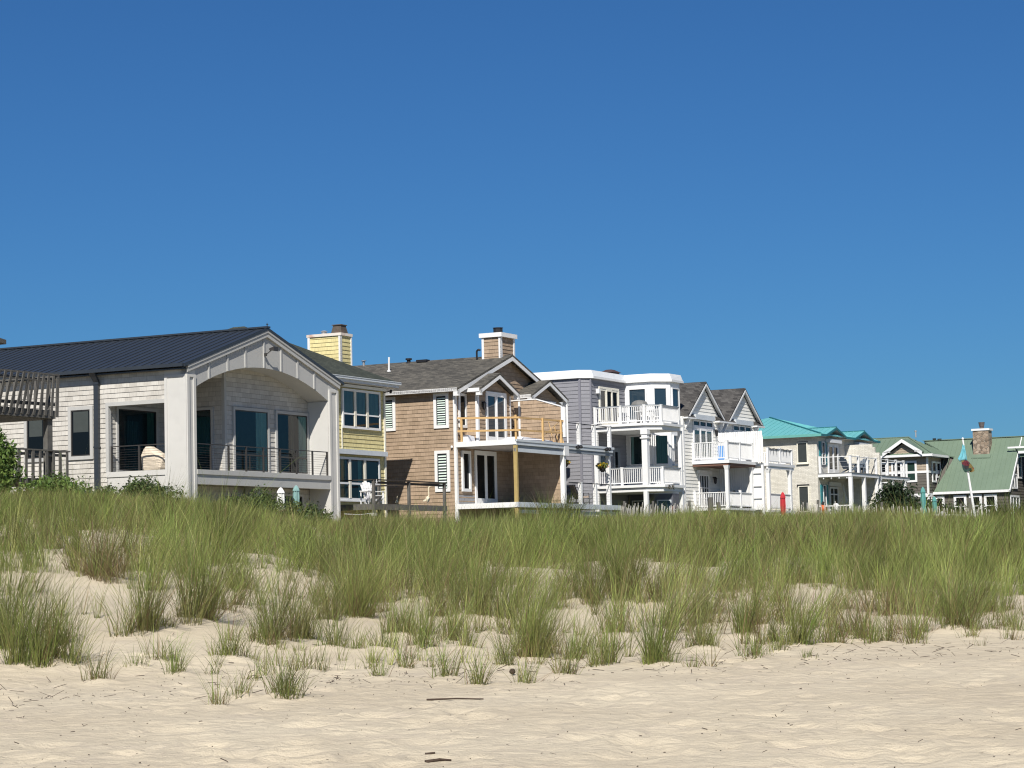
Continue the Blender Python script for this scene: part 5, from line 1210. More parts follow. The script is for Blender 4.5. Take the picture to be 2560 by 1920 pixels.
window(h, P, .45, 1.92, 4.98, 6.98, .10, WHITE, GLASS, mull=(.82, 1.18, 1.55), rails=(5.6, 6.2), bar=.045, name='french_door')
part('shutter_box', WHITE, h, lambda q: q.box(.2, 2.1, -.2, -.02, 7.0, 7.2))
def carriage(u, z): part('wall_lantern', BLACK, h, lambda q: (q.lathe((u, -.18, z), [(.02, 0), (.07, .05), (.10, .30), (.13, .31), (.03, .42)], 6), q.box(u - .03, u + .03, -.2, -.02, z + .36, z + .42)))
carriage(3.05, 9.22); carriage(2.62, 6.45); carriage(9.25, 9.25)
part('deck', WHITE, h, lambda q: (q.box(-.42, 3.9, -2.28, 0, 7.50, 7.68), q.box(4.0, 8.5, -2.95, 0, 7.44, 7.60), q.box(4.05, 8.4, -2.9, -2.8, 7.27, 7.44), q.box(-.42, 3.9, -2.2, 0, 4.85, 4.98), q.box(4.0, 8.4, -2.9, 0, 4.75, 4.88)))
part('deck_underside', BROWNB, h, lambda q: q.box(-.36, 3.85, -2.2, -.03, 7.37, 7.497))
o = part('railing', WHITE, h, lambda q: (rail_run(q, (-.35, -.05), (-.35, -2.12), 7.68, 8.72, .105, .035), rail_run(q, (-.35, -2.12), (3.6, -2.12), 7.68, 8.72, .10, .035)))
for x_, y_, w in ((-.35, -.08, .12), (-.35, -2.12, .17), (1.6, -2.12, .12), (3.55, -2.12, .12)): post(o, x_, y_, 7.68, 8.75, w)
o = part('railing', WHITE, h, lambda q: (rail_run(q, (-.3, -.05), (-.3, -2.08), 4.98, 5.88, .105, .035), rail_run(q, (-.3, -2.08), (3.55, -2.08), 4.98, 5.88, .10, .035)))
for x_, y_ in ((-.3, -.08), (1.65, -2.08)): post(o, x_, y_, 4.98, 5.98, .13)
o = part('railing', WHITE, h, lambda q: (rail_run(q, (4.1, -2.88), (8.1, -2.88), 7.60, 8.46, .09, .045), rail_run(q, (8.1, -2.88), (8.1, -.1), 7.60, 8.46, .1, .04)))
for x_ in (4.1, 6.1, 8.08): post(o, x_, -2.88, 7.60, 8.5, .13)
part('string_lights', BLACK, o, lambda q: (q.tube([(4.1 + .25 * i, -2.93, 8.46 + .03 * math.sin(i * 2.1)) for i in range(17)], .016, 4), *[q.bar((4.4 + .55 * i, -2.94, 8.45), (4.4 + .55 * i, -2.94, 8.25 - .06 * (i % 3)), .02, .02) for i in range(7)]))
part('railing', WHITE, h, lambda q: rail_run(q, (4.3, -2.85), (8.0, -2.85), 4.88, 5.84, .09, .045))
for x_, y_, z_, w in ((-.28, -2.06, 7.37, .19), (3.45, -2.08, 7.5, .15), (4.25, -2.82, 7.28, .20), (7.85, -2.82, 7.28, .20)):
    part('column', WHITE, h, lambda q: (q.box(x_ - w / 2, x_ + w / 2, y_ - w / 2, y_ + w / 2, 3.0, z_), q.hexa([(x_ - w / 2, y_ - w / 2, z_ - .25), (x_ + w / 2, y_ - w / 2, z_ - .25), (x_ + w / 2, y_ + w / 2, z_ - .25), (x_ - w / 2, y_ + w / 2, z_ - .25)], [(x_ - w * .8, y_ - w * .8, z_), (x_ + w * .8, y_ - w * .8, z_), (x_ + w * .8, y_ + w * .8, z_), (x_ - w * .8, y_ + w * .8, z_)])))
def f(q):
    for i in range(20):
        v = -.02 - i * .137
        q.box(3.66, 3.70, v - .118, v, 7.66, 9.46 + .012 * (i % 2))
        if i % 3: q.box(3.70, 3.72, v - .15, v, 7.7, 9.1)
    q.box(3.70, 3.74, -2.75, 0, 9.10, 9.22); q.box(3.70, 3.74, -2.75, 0, 8.0, 8.12)
    for i in range(14):
        v = -.02 - i * .137; q.box(3.66, 3.70, v - .125, v, 4.9, 7.40)
    q.box(3.70, 3.76, -1.95, 0, 6.5, 6.6); q.box(3.70, 3.74, -1.93, 0, 4.9, 7.3)
    q.box(3.69, 3.75, -2.78, -2.0, 4.9, 7.3)
    for z_ in (5.55, 6.25, 7.0): q.box(3.60, 3.69, -2.75, -2.05, z_, z_ + .10)
    for v in (-2.08, -2.72): q.box(3.58, 3.70, v - .07, v + .07, 4.5, 7.5)
part('privacy_screen', WHITE, h, f)
x, y, z = at_house(10.31, 130, 3.60, -.18, 7.9)
o = part('beach_towel', paint('blue_towel', (.03, .22, .58), .9, .1), None, lambda q: [q.hexa([(-.03 - .012 * (i % 2), -.22 + .075 * i, 0), (0, -.22 + .075 * i, 0), (0, -.145 + .075 * i, 0), (-.03 - .012 * ((i + 1) % 2), -.145 + .075 * i, 0)], [(-.03 - .012 * (i % 2), -.22 + .075 * i, .80), (0, -.22 + .075 * i, .80), (0, -.145 + .075 * i, .80), (-.03 - .012 * ((i + 1) % 2), -.145 + .075 * i, .80)]) for i in range(6)])
o.location = (x, y, z); o.rotation_euler = (0, 0, YAW); tag(o, 'bright blue towel hanging on the white balcony screen', 'towel')
x, y, z = at_house(10.31, 130, 5.0, -3.4, 3.2); umbrella(x, y, z, 2.72, 1.75, .17, REDFAB, 'red closed umbrella in front of the white balcony posts')
for u, v, lab in ((2.6, -.9, 'dark patio chair by the privacy screen under the white balcony'), (3.1, -1.6, 'dark patio chair nearer the corner post under the white balcony')):
    x, y, z = at_house(10.31, 130, u, v, 4.98); lounge(x, y, z, YAW + R(30), MESHF, lab)
x, y, z = at_house(10.31, 130, 4.2, -2.0, 7.6); lounge(x, y, z, YAW - R(50), MESHF, 'dark sling chair behind the far white balcony rail with string lights')

# ================================================================== white brick house with turquoise roof
h = house('white_brick_house', 18.67, 140.3, 'white painted brick house with turquoise metal roof and upper deck on white posts')
ez = 9.67; z6 = lambda u, v: ez + .283 * min(u + .42, v + .42, 11.12 - u, 10.4 - v)
g1 = lambda u, v=0: 10.18 - .275 * abs(u - 2.45); g2 = lambda u, v=0: 10.18 - .275 * abs(u - 7.98)
def f(q):
    q.box(0, 10.7, 0, 10, 3.0, 9.55)
    for m_ in (2.45, 7.98): q.prism([(m_ - 1.75, 0, 9.5), (m_ + 1.75, 0, 9.5), (m_, 0, 10.02)], (0, 1.2, 0))
    # stepped screen wall on the deck and its lower part
    q.prism([(5.3, 0, 7.2), (5.3, -2.27, 7.2), (5.3, -2.27, 8.62), (5.3, -1.97, 8.62), (5.3, -1.97, 8.98), (5.3, -1.80, 8.98), (5.3, -1.80, 9.17), (5.3, 0, 9.17)], (.22, 0, 0))
    q.box(5.3, 5.52, -2.05, 0, 3.0, 7.0)
part('wall', H6BR, h, f)
def f(q):
    A = [(-.42, -.42), (5.35, 5.35 - .0), (5.35, 4.6), (-.42, 10.4)]
    roof_plane(q, [(-.42, -.42), (5.35, 5.0), (5.35, 5.0), (-.42, 10.4)][:2] + [(-.42, 10.4)], z6, .08)
    roof_plane(q, [(-.42, -.42), (11.12, -.42), (5.35, 5.0)], z6, .08)
    roof_plane(q, [(11.12, -.42), (11.12, 10.4), (5.35, 5.0)], z6, .08); roof_plane(q, [(-.42, 10.4), (5.35, 5.0), (11.12, 10.4)], z6, .08)
    seams(q, [(-.42, -.42), (5.35, 5.0), (-.42, 10.4)], z6, 1, .40); seams(q, [(-.42, -.42), (11.12, -.42), (5.35, 5.0)], z6, 0, .40)
    for g_, m_ in ((g1, 2.45), (g2, 7.98)):
        roof_plane(q, [(m_ - 1.9, -.46), (m_, -.46), (m_, 1.45), (m_ - 1.9, -.40)], g_, .08); roof_plane(q, [(m_, -.46), (m_ + 1.9, -.46), (m_ + 1.9, -.40), (m_, 1.45)], g_, .08)
        seams(q, [(m_ - 1.9, -.46), (m_, -.46), (m_, 1.45), (m_ - 1.9, -.40)], g_, 1, .40, start=.3)
part('roof', TEALROOF, h, f)
DTEALT = paint('dark_turquoise_trim', (.022, .15, .17), .5, .08)
part('ridge_cap', DTEALT, h, lambda q: (q.bar((-.42, -.42, z6(-.42, -.42) + .02), (5.35, 5.0, z6(5.35, 5.0) + .02), .14, .06), *[q.bar((m_, -.48, 10.20), (m_, 1.45, 10.20), .12, .05) for m_ in (2.45, 7.98)]))
def f(q):
    pts = [(-.44, 9.66), (.55, 9.66), (2.45, 10.17), (4.35, 9.66), (6.08, 9.66), (7.98, 10.17), (9.88, 9.66), (11.14, 9.66)]
    for a, b in zip(pts[:-1], pts[1:]): q.hexa([(a[0], -.50, a[1] - .14), (b[0], -.50, b[1] - .14), (b[0], -.46, b[1] - .14), (a[0], -.46, a[1] - .14)], [(a[0], -.50, a[1]), (b[0], -.50, b[1]), (b[0], -.46, b[1]), (a[0], -.46, a[1])])
part('fascia', DTEALT, h, f)
part('fascia', paint('sea_green_fascia', (.13, .37, .33), .5, .08), h, lambda q: q.box(-.46, -.42, -.46, 10.4, 9.50, 9.66))
part('soffit', SOFF, h, lambda q: (q.box(-.42, 0, -.44, 10.3, 9.50, 9.53), *[q.hexa([(m_ + k * 1.86, -.45, 9.555), (m_, -.45, 10.06), (m_, .02, 10.06), (m_ + k * 1.86, .02, 9.555)], [(m_ + k * 1.86, -.45, 9.575), (m_, -.45, 10.08), (m_, .02, 10.08), (m_ + k * 1.86, .02, 9.575)]) for m_ in (2.45, 7.98) for k in (-1, 1)], q.box(-.4, .6, -.44, 0, 9.50, 9.53), q.box(4.3, 6.1, -.44, 0, 9.50, 9.53), q.box(9.85, 11, -.44, 0, 9.5, 9.53)))
SCR = paint('dark_window_screen', (.035, .042, .042), .7, .15, 6.0)
P = PS(0)
window(h, P, .58, 1.27, 7.90, 9.20, .06, CREAMW, SCR, sill=True); window(h, P, .58, 1.27, 4.9, 6.52, .06, CREAMW, SCR)
part('lintel', BLACK, h, lambda q: (pbox(q, P, .56, 1.34, 6.52, 6.60, 0, .10), pbox(q, P, .58, 1.27, 9.17, 9.24, 0, .08)))
P = PF(0)
for u0 in (0, 5.55):
    for s0, s1, za, zb in ((.36, .74, 7.80, 9.24), (1.38, 1.78, 7.78, 9.26), (.38, .76, 5.2, 6.56), (1.32, 1.76, 5.2, 6.58)): part('shutter', TEALSH, h, lambda q: (pbox(q, P, u0 + s0, u0 + s1, za, zb, .0, .05), *[pbox(q, P, u0 + s0 + .04, u0 + s1 - .04, za + .06 + .1 * i, za + .13 + .1 * i, .05, .065) for i in range(int((zb - za) / .1) - 1)]))
    window(h, P, u0 + .76, u0 + 1.36, 7.80, 9.24, .06, WHITE, GLASS, rails=(8.5,)); window(h, P, u0 + .78, u0 + 1.30, 5.2, 6.55, .06, WHITE, GLASS)
    slider(P, u0 + 1.90, u0 + 3.85, 7.25, 9.18, 2, WHITE)
    window(h, P, u0 + 2.0, u0 + 3.55, 4.7, 6.46, .10, WHITE, GLASS, mull=(u0 + 2.75,), rails=(6.0,), name='door', bar=.08)
    part('shutter_box', WHITE, h, lambda q: q.box(u0 + 1.62, u0 + 3.80, -.34, -.02, 9.20, 9.44)); part('shutter_box', SOFF, h, lambda q: q.box(u0 + 1.9, u0 + 3.9, -.16, -.02, 6.5, 6.75))
part('deck', WHITE, h, lambda q: (q.box(.08, 5.72, -2.15, 0, 7.0, 7.20), q.box(5.88, 11.9, -2.15, 0, 6.98, 7.17)))
part('deck_boards', paint('grey_deck_edge', (.22, .22, .22), .8, .1), h, lambda q: (q.box(.05, 5.75, -2.19, 0, 7.20, 7.235), q.box(5.86, 11.95, -2.19, 0, 7.17, 7.205)))
for x_ in (.22, 2.75, 5.32, 5.98, 8.45, 11.1): part('column', WHITE, h, lambda q: q.box(x_ - .11, x_ + .11, -2.14, -1.92, 3.0, 7.0))
for pts in ([(.14, -.1), (.14, -2.08), (5.3, -2.08)], [(5.98, -2.08), (11.0, -2.08), (11.0, -.1)]):
    o = part('railing', WHITE, h, lambda q: [(q.bar((a[0], a[1], 8.22), (b[0], b[1], 8.22), .07, .045), q.cyl((a[0], a[1], 7.9), (b[0], b[1], 7.9), .006, 4), q.cyl((a[0], a[1], 7.6), (b[0], b[1], 7.6), .006, 4)) for a, b in zip(pts[:-1], pts[1:])])
    for x_, y_ in (((.14, -.12), (.16, -2.06), (1.7, -2.06), (3.42, -2.06), (5.2, -2.06)) if pts[0][0] < 1 else ((6.1, -2.06), (7.5, -2.06), (9.3, -2.06), (10.95, -2.06))): post(o, x_, y_, 7.23, 8.26, .14)
part('railing', WHITE, h, lambda q: q.bar((.14, .0, 5.22), (.14, -2.05, 5.22), .10, .07))
part('string_lights', WHITE, h, lambda q: [q.lathe((.06, -.35 - .5 * i, 6.86), [(.02, 0), (.045, .04), (.02, .09)], 7) for i in range(4)])
part('white_bollard', WHITE, h, lambda q: q.lathe((.6, -.9, 4.3), [(.16, 0), (.15, .9), (.20, .95), (.12, 1.08)], 12))
part('leaning_pole', SOFF, h, lambda q: (q.bar((3.0, -.9, 4.7), (3.0, -.6, 6.6), .04, .04), q.bar((3.7, -.9, 4.7), (3.1, -.5, 6.5), .04, .04)))
BLUEG = paint('slate_blue_plastic', (.10, .13, .17), .5, .08)
for u, v, rz, lab in ((2.2, -1.25, R(60), 'slate blue slatted chair on the brick house deck, seen side on'), (4.5, -1.35, R(-100), 'slate blue slatted chair by the stepped brick screen, back to the viewer')):
    x, y, z = at_house(18.67, 140.3, u, v, 7.235); adirondack(x, y, z, YAW + rz, BLUEG, lab, s=1.05)
x, y, z = at_house(18.67, 140.3, 3.6, -1.3, 7.235); small_table(x, y, z, YAW, .8, .8, .62, BLUEG, 'slate blue table between the two blue chairs on the brick house deck', 'deck_table')
x, y, z = at_house(18.67, 140.3, -.62, -.5, 3.9)
t = empty('lantern', (x, y, z), 0, 'orange lantern with a dark top beside the brick house corner', 'lantern')
part('body', paint('orange_lantern', (.62, .12, .03), .5, .15, 6.0), t, lambda q: q.lathe((0, 0, .75), [(.05, 0), (.08, .1), (.19, .30), (.20, .40), (.12, .62)], 10)); part('cap', BLACK, t, lambda q: q.lathe((0, 0, 1.36), [(.12, 0), (.10, .14), (.03, .24)], 8)); part('stand', BLACK, t, lambda q: q.cyl((0, 0, 0), (0, 0, .8), .03, 6))

# ================================================================== taupe house with sage metal roofs and stone chimney
h = house('green_roof_house', 28.67, 158.0, 'taupe house with sage green metal roofs and a fieldstone chimney')
z7 = lambda u, v: 9.10 + .56 * min(u + .5, v + .5, 4.3 - u)
zw = lambda u, v=0: 6.45 + (u - .9) if u < 4.7 else 10.25 - (u - 4.7)
zped = lambda u, v: 10.21 - .63 * abs(v - 1.6)
def f(q):
    q.box(.03, 4.2, .03, 12, 3.0, 9.0)
    siding(q, PS(0), [(0, 3.4), (12, 3.4), (12, 7.82), (0, 7.82)], .20); siding(q, PF(0), [(0, 3.4), (4, 3.4), (4, 7.82), (0, 7.82)], .20)
    q.box(1.14, 8.2, -5.22, 0, 3.0, 6.5); siding(q, PS(1.12), [(-5.25, 3.4), (0, 3.4), (0, 6.4), (-5.25, 6.4)], .20)
    q.prism([(1.2, -5.22, 6.3), (8.2, -5.22, 6.3), (4.7, -5.22, 10.0)], (0, 5.22, 0)); siding(q, PF(-5.25), [(1.12, 3.4), (8.2, 3.4), (8.2, 6.5), (1.12, 6.5)], .20); siding(q, PF(-5.25), [(1.3, 6.5), (8.1, 6.5), (4.7, 9.95)], .20)
    q.box(4.0, 10, -10.0, -6.7, 3.0, 9.0)
part('wall', H7LO, h, f)
part('upper_wall', H7UP, h, lambda q: (siding(q, PS(0), [(0, 7.95), (12, 7.95), (12, 8.97), (0, 8.97)], .18), siding(q, PF(0), [(0, 7.95), (3.2, 7.95), (3.2, 8.97), (0, 8.97)], .18), q.prism([(-.30, .55, 9.20), (-.30, 2.65, 9.20), (-.30, 1.6, 9.86)], (.2, 0, 0)), siding(q, PS(-.30), [(.5, 9.2), (2.7, 9.2), (1.6, 9.9)], .18)))
part('band_board', WHITE, h, lambda q: (pbox(q, PS(0), .02, 12, 7.80, 7.96, 0, .05), pbox(q, PF(0), .02, 3.0, 7.80, 7.96, 0, .05), pbox(q, PS(0), .02, 12, 6.14, 6.38, 0, .05), pbox(q, PF(0), .02, 1.0, 6.14, 6.38, 0, .05)))
corner(h, 0, 0, 3.4, 8.95, .10)
def f(q):
    polyS = [(-.5, -.5), (1.9, 1.9), (1.9, 12.5), (-.5, 12.5)]; polyF = [(-.5, -.5), (4.3, -.5), (1.9, 1.9)]
    roof_plane(q, polyS, z7, .09); roof_plane(q, polyF, z7, .09); roof_plane(q, [(4.3, -.5), (4.3, 12.5), (1.9, 12.5), (1.9, 1.9)], z7, .09)
    seams(q, polyS, z7, 1, .36); seams(q, polyF, z7, 0, .36, start=.1)
    W = [(.88, -.05), (3.45, -.95), (3.55, -.5), (4.7, 1.6), (4.7, -5.42), (.88, -5.42)]
    roof_plane(q, [(.88, -.05), (3.45, -.95), (4.7, -1.2), (4.7, -5.42), (.88, -5.42)], zw, .09); roof_plane(q, [(3.45, -.95), (3.55, -.5), (4.7, 1.6), (4.7, -1.2)], zw, .09)
    roof_plane(q, [(4.7, 1.6), (8.5, 1.6), (8.5, -5.42), (4.7, -5.42)], zw, .09)
    seams(q, W, zw, 1, .345); q.bar((4.7, 1.7, 10.28), (4.7, -12, 10.28), .2, .05); q.bar((-.5, -.5, z7(-.5, -.5) + .02), (1.9, 1.9, z7(1.9, 1.9) + .02), .12, .05); q.bar((1.9, 1.9, 10.46), (1.9, 12, 10.46), .14, .05)
    roof_plane(q, [(-.62, 1.6), (-.62, .15), (.1, .15), (1.5, 1.6)], zped, .07); roof_plane(q, [(-.62, 1.6), (1.5, 1.6), (.1, 3.05), (-.62, 3.05)], zped, .07)
    # the roof carries on past the frame, with a shed dormer on it
    roof_plane(q, [(3.3, -5.6), (4.7, -5.42), (4.7, -12), (3.3, -12)], zw, .09); q.hexa([(3.2, -12, 9.12), (3.2, -5.55, 9.12), (4.7, -4.6, 9.75), (4.7, -12, 9.75)], [(3.2, -12, 9.18), (3.2, -5.55, 9.18), (4.7, -4.6, 9.82), (4.7, -12, 9.82)])
part('roof', SAGEROOF, h, f)
part('fascia', WHITE, h, lambda q: (q.box(-.56, -.50, -.56, 12.4, 8.94, 9.10), q.box(-.56, 3.3, -.56, -.50, 8.92, 9.08), q.box(.82, .88, -5.42, -.05, 6.30, 6.47), q.bar((.88, -5.45, 6.36), (4.7, -5.45, 10.16), .06, .17), q.box(3.1, 3.2, -12, -5.55, 9.0, 9.17), q.bar((3.4, -4.75, 9.45), (3.4, -12, 9.45), .06, .12)))
part('soffit', SLATED, h, lambda q: (q.box(-.5, 0, -.5, 12.3, 8.92, 8.94), q.box(-.5, 3.2, -.5, 0, 8.90, 8.92), q.box(.88, 1.12, -5.2, 0, 6.28, 6.31)))
def f(q):
    for k in (-1, 1):
        e = 1.6 + k * 1.42; a = lambda v: 10.21 - .63 * abs(v - 1.6)
        q.hexa([(-.68, e, a(e) - .30), (-.68, 1.6, 10.21 - .26), (-.61, 1.6, 10.21 - .26), (-.61, e, a(e) - .30)], [(-.68, e, a(e) - .02), (-.68, 1.6, 10.19), (-.61, 1.6, 10.19), (-.61, e, a(e) - .02)])
        q.hexa([(-.68, e, 9.28), (-.68, e - k * .52, 9.28), (-.36, e - k * .52, 9.28), (-.36, e, 9.28)], [(-.68, e, a(e) - .02), (-.68, e - k * .52, 9.42), (-.36, e - k * .52, 9.42), (-.36, e, a(e) - .02)])
part('pediment_board', WHITE, h, f)
P = PS(0)
window(h, P, .77, 1.58, 7.19, 8.68, .14, WHITE, glass_dark('green_tinted_glass', (.02, .045, .035)), rails=(7.93,)); window(h, P, 1.82, 2.60, 7.4, 8.66, .13, WHITE, GLASS, rails=(7.98,)); window(h, P, 2.9, 3.7, 7.19, 8.66, .13, WHITE, GLASS, rails=(7.93,))
P = PF(0)
window(h, P, .85, 1.82, 7.17, 8.63, .12, WHITE, GLASS, rails=(7.93,)); window(h, P, 1.90, 2.88, 7.5, 8.63, .12, WHITE, GLASS, rails=(8.0,)); window(h, P, .45, 1.1, 4.9, 6.1, .1, WHITE, GLASSB)
P = PS(1.12)
for a in (-2.34, -3.42, -4.48): window(h, P, a, a + .90, 4.2, 6.20, .17, WHITE, GLASS, rails=(5.42,))
window(h, P, -.78, -.1, 4.2, 6.2, .17, WHITE, GLASS)
window(h, PF(-5.25), 2.2, 3.5, 6.55, 7.6, .10, WHITE, GLASSB, mull=(2.85,), bar=.12); window(h, PF(-5.25), 1.5, 3.9, 4.2, 6.1, .14, WHITE, GLASSB, mull=(2.3, 3.1), bar=.12); window(h, PF(-5.25), 3.8, 4.9, 7.3, 9.0, .12, WHITE, GLASS, rails=(8.1,))
c = part('chimney', STONE, h, lambda q: q.box(3.42, 4.30, -3.42, -2.30, 8.3, 10.74))
part('chimney_cap', WHITE, c, lambda q: q.box(3.36, 4.38, -3.50, -2.22, 10.74, 10.88)); part('flue', paint('clay_flue', (.10, .085, .08), .7, .15), c, lambda q: (q.cyl((3.8, -2.86, 10.88), (3.8, -2.86, 11.04), .15, 10), q.cyl((3.8, -2.86, 11.04), (3.8, -2.86, 11.34), .17, 10, .22)))
part('flashing', SAGEROOF, c, lambda q: q.hexa([(3.2, -3.55, 8.78), (3.45, -3.55, 9.03), (3.45, -2.2, 9.03), (3.2, -2.2, 8.78)], [(3.2, -3.55, 8.86), (3.45, -3.55, 9.11), (3.45, -2.2, 9.11), (3.2, -2.2, 8.86)]))
part('vent_pipe', paint('grey_vent', (.4, .4, .4), .5, .1, metal=.4), h, lambda q: (q.cyl((1.9, 1.35, 10.4), (1.9, 1.35, 10.80), .05, 8), q.cyl((1.9, 1.35, 10.80), (1.9, 1.35, 10.88), .09, 8)))
part('roof_vent', BLACK, h, lambda q: (q.box(4.6, 4.8, .75, .95, 10.25, 10.42), q.box(4.6, 4.8, .35, .6, 10.25, 10.38)))

# teal closed umbrellas and white chairs on the green-roofed house's terrace
R_ = None
umbrella(22.45, 125.5, 3.2, 2.58, 1.55, .15, TEALFAB, 'taller teal closed umbrella before the green-roofed house'); umbrella(23.15, 126.0, 3.2, 2.06, 1.30, .13, TEALFAB, 'shorter teal closed umbrella right of the taller teal one')
for i, (x, y, rz) in enumerate(((20.9, 117.0, 20), (21.9, 118.0, -30))): adirondack(x, y, 3.2, R(rz), WHITE, ('white slatted chair behind the sand fence under the taller teal umbrella', 'white slatted chair behind the sand fence, nearer the shorter teal umbrella')[i], s=1.05)
# ------------------------------------------------------------------ sand fences, grey posts, flag
PICK = paint('weathered_picket', (.50, .48, .44), .85, .25, 6.0, streak=.35)
def sand_fence(pts, label, sp, lean0, lean1, wid=.037):
    x0, y0 = pts[0]; root = empty('sand_fence', (x0, y0, float(hbase(x0, y0))), 0, label, 'fence'); zr0 = root.location.z
    q = MB(); wires = [[], []]; n = 0
    L = [0]
    for a, b in zip(pts[:-1], pts[1:]): L.append(L[-1] + math.hypot(b[0] - a[0], b[1] - a[1]))
    s = 0
    while s < L[-1]:
        k = max(i for i in range(len(L) - 1) if L[i] <= s); t = (s - L[k]) / (L[k + 1] - L[k])
        x = pts[k][0] + (pts[k + 1][0] - pts[k][0]) * t; y = pts[k][1] + (pts[k + 1][1] - pts[k][1]) * t
        z = float(hbase(x, y)); g = lean0 + (lean1 - lean0) * s / L[-1] + random.gauss(0, .05); hh = 1.14 + random.gauss(0, .07)
        d = Vector((pts[k + 1][0] - pts[k][0], pts[k + 1][1] - pts[k][1], 0)).normalized()
        a = Vector((x - x0, y - y0, z - .15 - zr0)); b = a + d * g * hh + Vector((0, 0, hh + .1))
        q.bar(tuple(a), tuple(b), .012, wid, up=tuple(d))
        for i, f_ in enumerate((.35, .75)): wires[i].append(tuple(a + (b - a) * f_))
        s += sp * (.85 + .3 * random.random()); n += 1
    q.build('pickets', PICK, root)
    w = MB()
    for wr in wires: w.tube(wr[::3], .006, 4)
    w.build('wire', BLACK, root)
    for k in range(1 if L[-1] < 4 else 3):
        s = L[-1] * (.1 + .38 * k); j = max(i for i in range(len(L) - 1) if L[i] <= s); t = (s - L[j]) / (L[j + 1] - L[j])
        x = pts[j][0] + (pts[j + 1][0] - pts[j][0]) * t; y = pts[j][1] + (pts[j + 1][1] - pts[j][1]) * t; z = float(hbase(x, y)) - zr0
        part('post', OLDWOOD, root, lambda q: q.cyl((x - x0, y - y0 + .08, z - .1), (x - x0 + .03, y - y0 + .08, z + 1.32), .055, 7))
    return root
sand_fence([(4.15, 93.5), (5.6, 95.5), (8.0, 97.5)], 'leaning picket sand fence in front of the lavender and white houses', .082, .30, .10)
sand_fence([(12.4, 99), (16.0, 102), (21.6, 104)], 'upright picket sand fence in front of the brick and green-roofed houses', .125, .02, -.03)
# row of white picket fence behind it
def f(q):
    for i in range(26):
        x = 17.3 + .165 * i; y = 107 + .06 * i; z = float(hbase(x, y)); q.hexa([(x, y, z), (x + .085, y, z), (x + .085, y + .02, z), (x, y + .02, z)], [(x, y, z + .85), (x + .085, y, z + .85), (x + .085, y + .02, z + .85), (x, y + .02, z + .85)])
        q.prism([(x, y, z + .85), (x + .085, y, z + .85), (x + .042, y, z + .92)], (0, .02, 0))
    q.bar((17.3, 107.05, 3.9), (21.6, 108.6, 3.85), .03, .07); q.bar((17.3, 107.05, 3.45), (21.6, 108.6, 3.4), .03, .07)
o = part('picket_fence', WHITE, None, f); tag(o, 'low white picket fence behind the weathered sand fence below the teal umbrellas', 'fence')
def gpost(x, y, top, w, label):
    z = float(hbase(x, y)); q = MB(); q.cyl((0, 0, -.2), (.02, 0, top), w, 8, w * .92); o = q.build('timber_post', OLDWOOD); o.location = (x, y, z); tag(o, label, 'post')
gpost(8.35, 97.6, 1.45, .12, 'stout weathered post at the end of the leaning sand fence by the white balcony')
gpost(8.75, 98.2, 1.25, .09, 'thinner weathered post right of the stout one by the white balcony')
gpost(21.1, 106, 1.65, .11, 'weathered square post standing beside the green-roofed house windows')

bx, by = 19.18, 95.0; bz = float(hbase(bx, by))
t = empty('flagpole', (bx, by, bz), 0, 'leaning white flagpole in the dune grass before the green-roofed house', 'flagpole')
top = Vector((-.44, 0, 6.72 - bz))
part('pole', WHITE, t, lambda q: q.cyl((.03, 0, -.2), tuple(top), .062, 10, .035)); part('finial', WHITE, t, lambda q: q.lathe(tuple(top), [(.02, 0), (.05, .03), (.05, .07), (.01, .1)], 8))
def cloth(name, pts, m, parent):
    """hanging cloth from rows of (left x, right x, z) with folds in depth"""
    n = 14; V = []; F = []
    for k, (a, b, z) in enumerate(pts):
        for i in range(n + 1):
            s = i / n; x = a + (b - a) * s; V.append((x, -.06 + .05 * math.sin(s * 11 + k * 1.1) * (.4 + .6 * s) - .03, z + .03 * math.sin(s * 6 + k)))
    for k in range(len(pts) - 1):
        for i in range(n): F.append((k * (n + 1) + i, k * (n + 1) + i + 1, (k + 1) * (n + 1) + i + 1, (k + 1) * (n + 1) + i))
    me = bpy.data.meshes.new(name); me.from_pydata(V, [], F); me.materials.append(m); o = bpy.data.objects.new(name, me); col.objects.link(o); o.parent = parent
    for p in me.polygons: p.use_smooth = True
    s = o.modifiers.new('t', 'SOLIDIFY'); s.thickness = .008; return o
def flagmat(name, cols, sx, sz):
    m, nt, b, out = nmat(name); L = nt.links; tc = N(nt, 'ShaderNodeTexCoord'); mp = N(nt, 'ShaderNodeMapping'); mp.inputs['Scale'].default_value = (sx, .2, sz); mp.inputs['Rotation'].default_value = (0, .7, 0); L.new(tc.outputs['Object'], mp.inputs[0])
    v = N(nt, 'ShaderNodeTexVoronoi'); v.inputs['Scale'].default_value = 1.0; L.new(mp.outputs[0], v.inputs['Vector']); sp = N(nt, 'ShaderNodeSeparateColor'); L.new(v.outputs['Color'], sp.inputs[0])
    cr = N(nt, 'ShaderNodeValToRGB'); cr.color_ramp.interpolation = 'CONSTANT'; e = cr.color_ramp.elements
    e[0].position = 0; e[0].color = (*cols[0], 1); e[1].position = 1 / len(cols); e[1].color = (*cols[1], 1)
    for i, c in enumerate(cols[2:]): x = e.new((i + 2) / len(cols)); x.color = (*c, 1)
    L.new(sp.outputs[0], cr.inputs[0]); L.new(cr.outputs[0], b.inputs['Base Color']); b.inputs['Roughness'].default_value = .8; return m
cloth('aqua_flag', [(-.475, -.415, 3.56), (-.53, -.37, 3.32), (-.60, -.33, 3.12), (-.70, -.31, 2.99), (-.64, -.31, 2.90)], flagmat('aqua_flag_cloth', [(.13, .41, .48), (.14, .43, .50), (.12, .38, .45), (.16, .42, .48), (.04, .12, .18)], 5.0, 8.0), t)
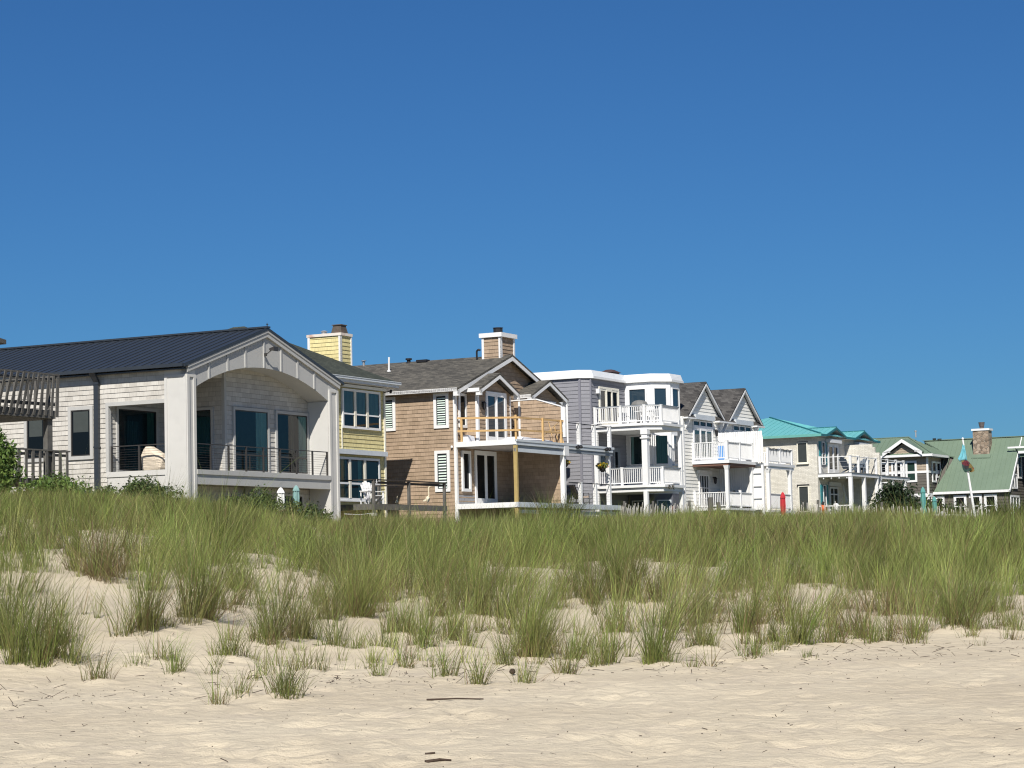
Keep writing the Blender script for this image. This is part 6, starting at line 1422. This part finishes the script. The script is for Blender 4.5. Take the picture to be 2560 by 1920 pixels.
cloth('striped_flag', [(-.54, -.33, 2.93), (-.54, -.24, 2.82), (-.53, -.14, 2.70), (-.51, -.03, 2.57), (-.46, -.02, 2.48), (-.40, -.14, 2.44)], flagmat('striped_flag_cloth', [(.20, .012, .022), (.015, .018, .022), (.012, .045, .035), (.26, .02, .03), (.01, .05, .055), (.16, .11, .03), (.10, .012, .02)], 6.0, 6.5), t)

# ------------------------------------------------------------------ camera, light, sky
cam = bpy.data.cameras.new('camera'); co = bpy.data.objects.new('camera', cam); col.objects.link(co); scene.camera = co
cam.sensor_fit = 'HORIZONTAL'; cam.sensor_width = 36; cam.lens = 36 * 5700 / 2560; cam.clip_start = .3; cam.clip_end = 6000
p_, r_ = R(4.675), R(-1.351)
fw = Vector((0, math.cos(p_), math.sin(p_))); rt = Vector((1, 0, 0)); up = Vector((0, -math.sin(p_), math.cos(p_)))
r2 = math.cos(r_) * rt + math.sin(r_) * up; u2 = -math.sin(r_) * rt + math.cos(r_) * up
co.matrix_world = Matrix(((r2.x, u2.x, -fw.x, 0), (r2.y, u2.y, -fw.y, 0), (r2.z, u2.z, -fw.z, 1.73), (0, 0, 0, 1)))

EL = R(43); AZS = math.atan2(-.08, -1.0)
sun = bpy.data.lights.new('sun', 'SUN'); so = bpy.data.objects.new('sun', sun); col.objects.link(so)
sun.energy = 5.0; sun.angle = R(.53); sun.color = (1.0, .95, .87)
td = Vector((math.sin(AZS) * math.cos(EL), math.cos(AZS) * math.cos(EL), math.sin(EL)))
so.rotation_euler = (-td).to_track_quat('-Z', 'Y').to_euler(); so.location = td * 50
w = bpy.data.worlds.new('World'); scene.world = w; w.use_nodes = True; nt = w.node_tree
bg = nt.nodes['Background']; sk = nt.nodes.new('ShaderNodeTexSky'); sk.sky_type = 'NISHITA'; sk.sun_disc = False
sk.sun_elevation = EL; sk.sun_rotation = AZS; sk.altitude = 0; sk.air_density = 1.0; sk.dust_density = .2; sk.ozone_density = 3.0
hs = nt.nodes.new('ShaderNodeMix'); hs.data_type = 'RGBA'; hs.blend_type = 'MULTIPLY'; hs.inputs[0].default_value = 1.0; hs.inputs[7].default_value = (.158, .350, .575, 1)
nt.links.new(sk.outputs[0], hs.inputs[6]); nt.links.new(hs.outputs[2], bg.inputs['Color']); bg.inputs['Strength'].default_value = .10
vs = scene.view_settings; vs.view_transform = 'Standard'; vs.look = 'None'; vs.exposure = 0.22; vs.gamma = 1.0; vs.use_curve_mapping = False
scene.render.engine = 'CYCLES'; scene.cycles.max_bounces = 8; scene.cycles.diffuse_bounces = 2; scene.cycles.transparent_max_bounces = 8; scene.cycles.use_denoising = True; scene.cycles.denoiser = 'OPENIMAGEDENOISE'; scene.cycles.denoising_input_passes = 'RGB_ALBEDO_NORMAL'; scene.cycles.filter_width = 1.15
scene.render.film_transparent = False
for o in bpy.data.objects:
    if 'z0' in o: del o['z0']
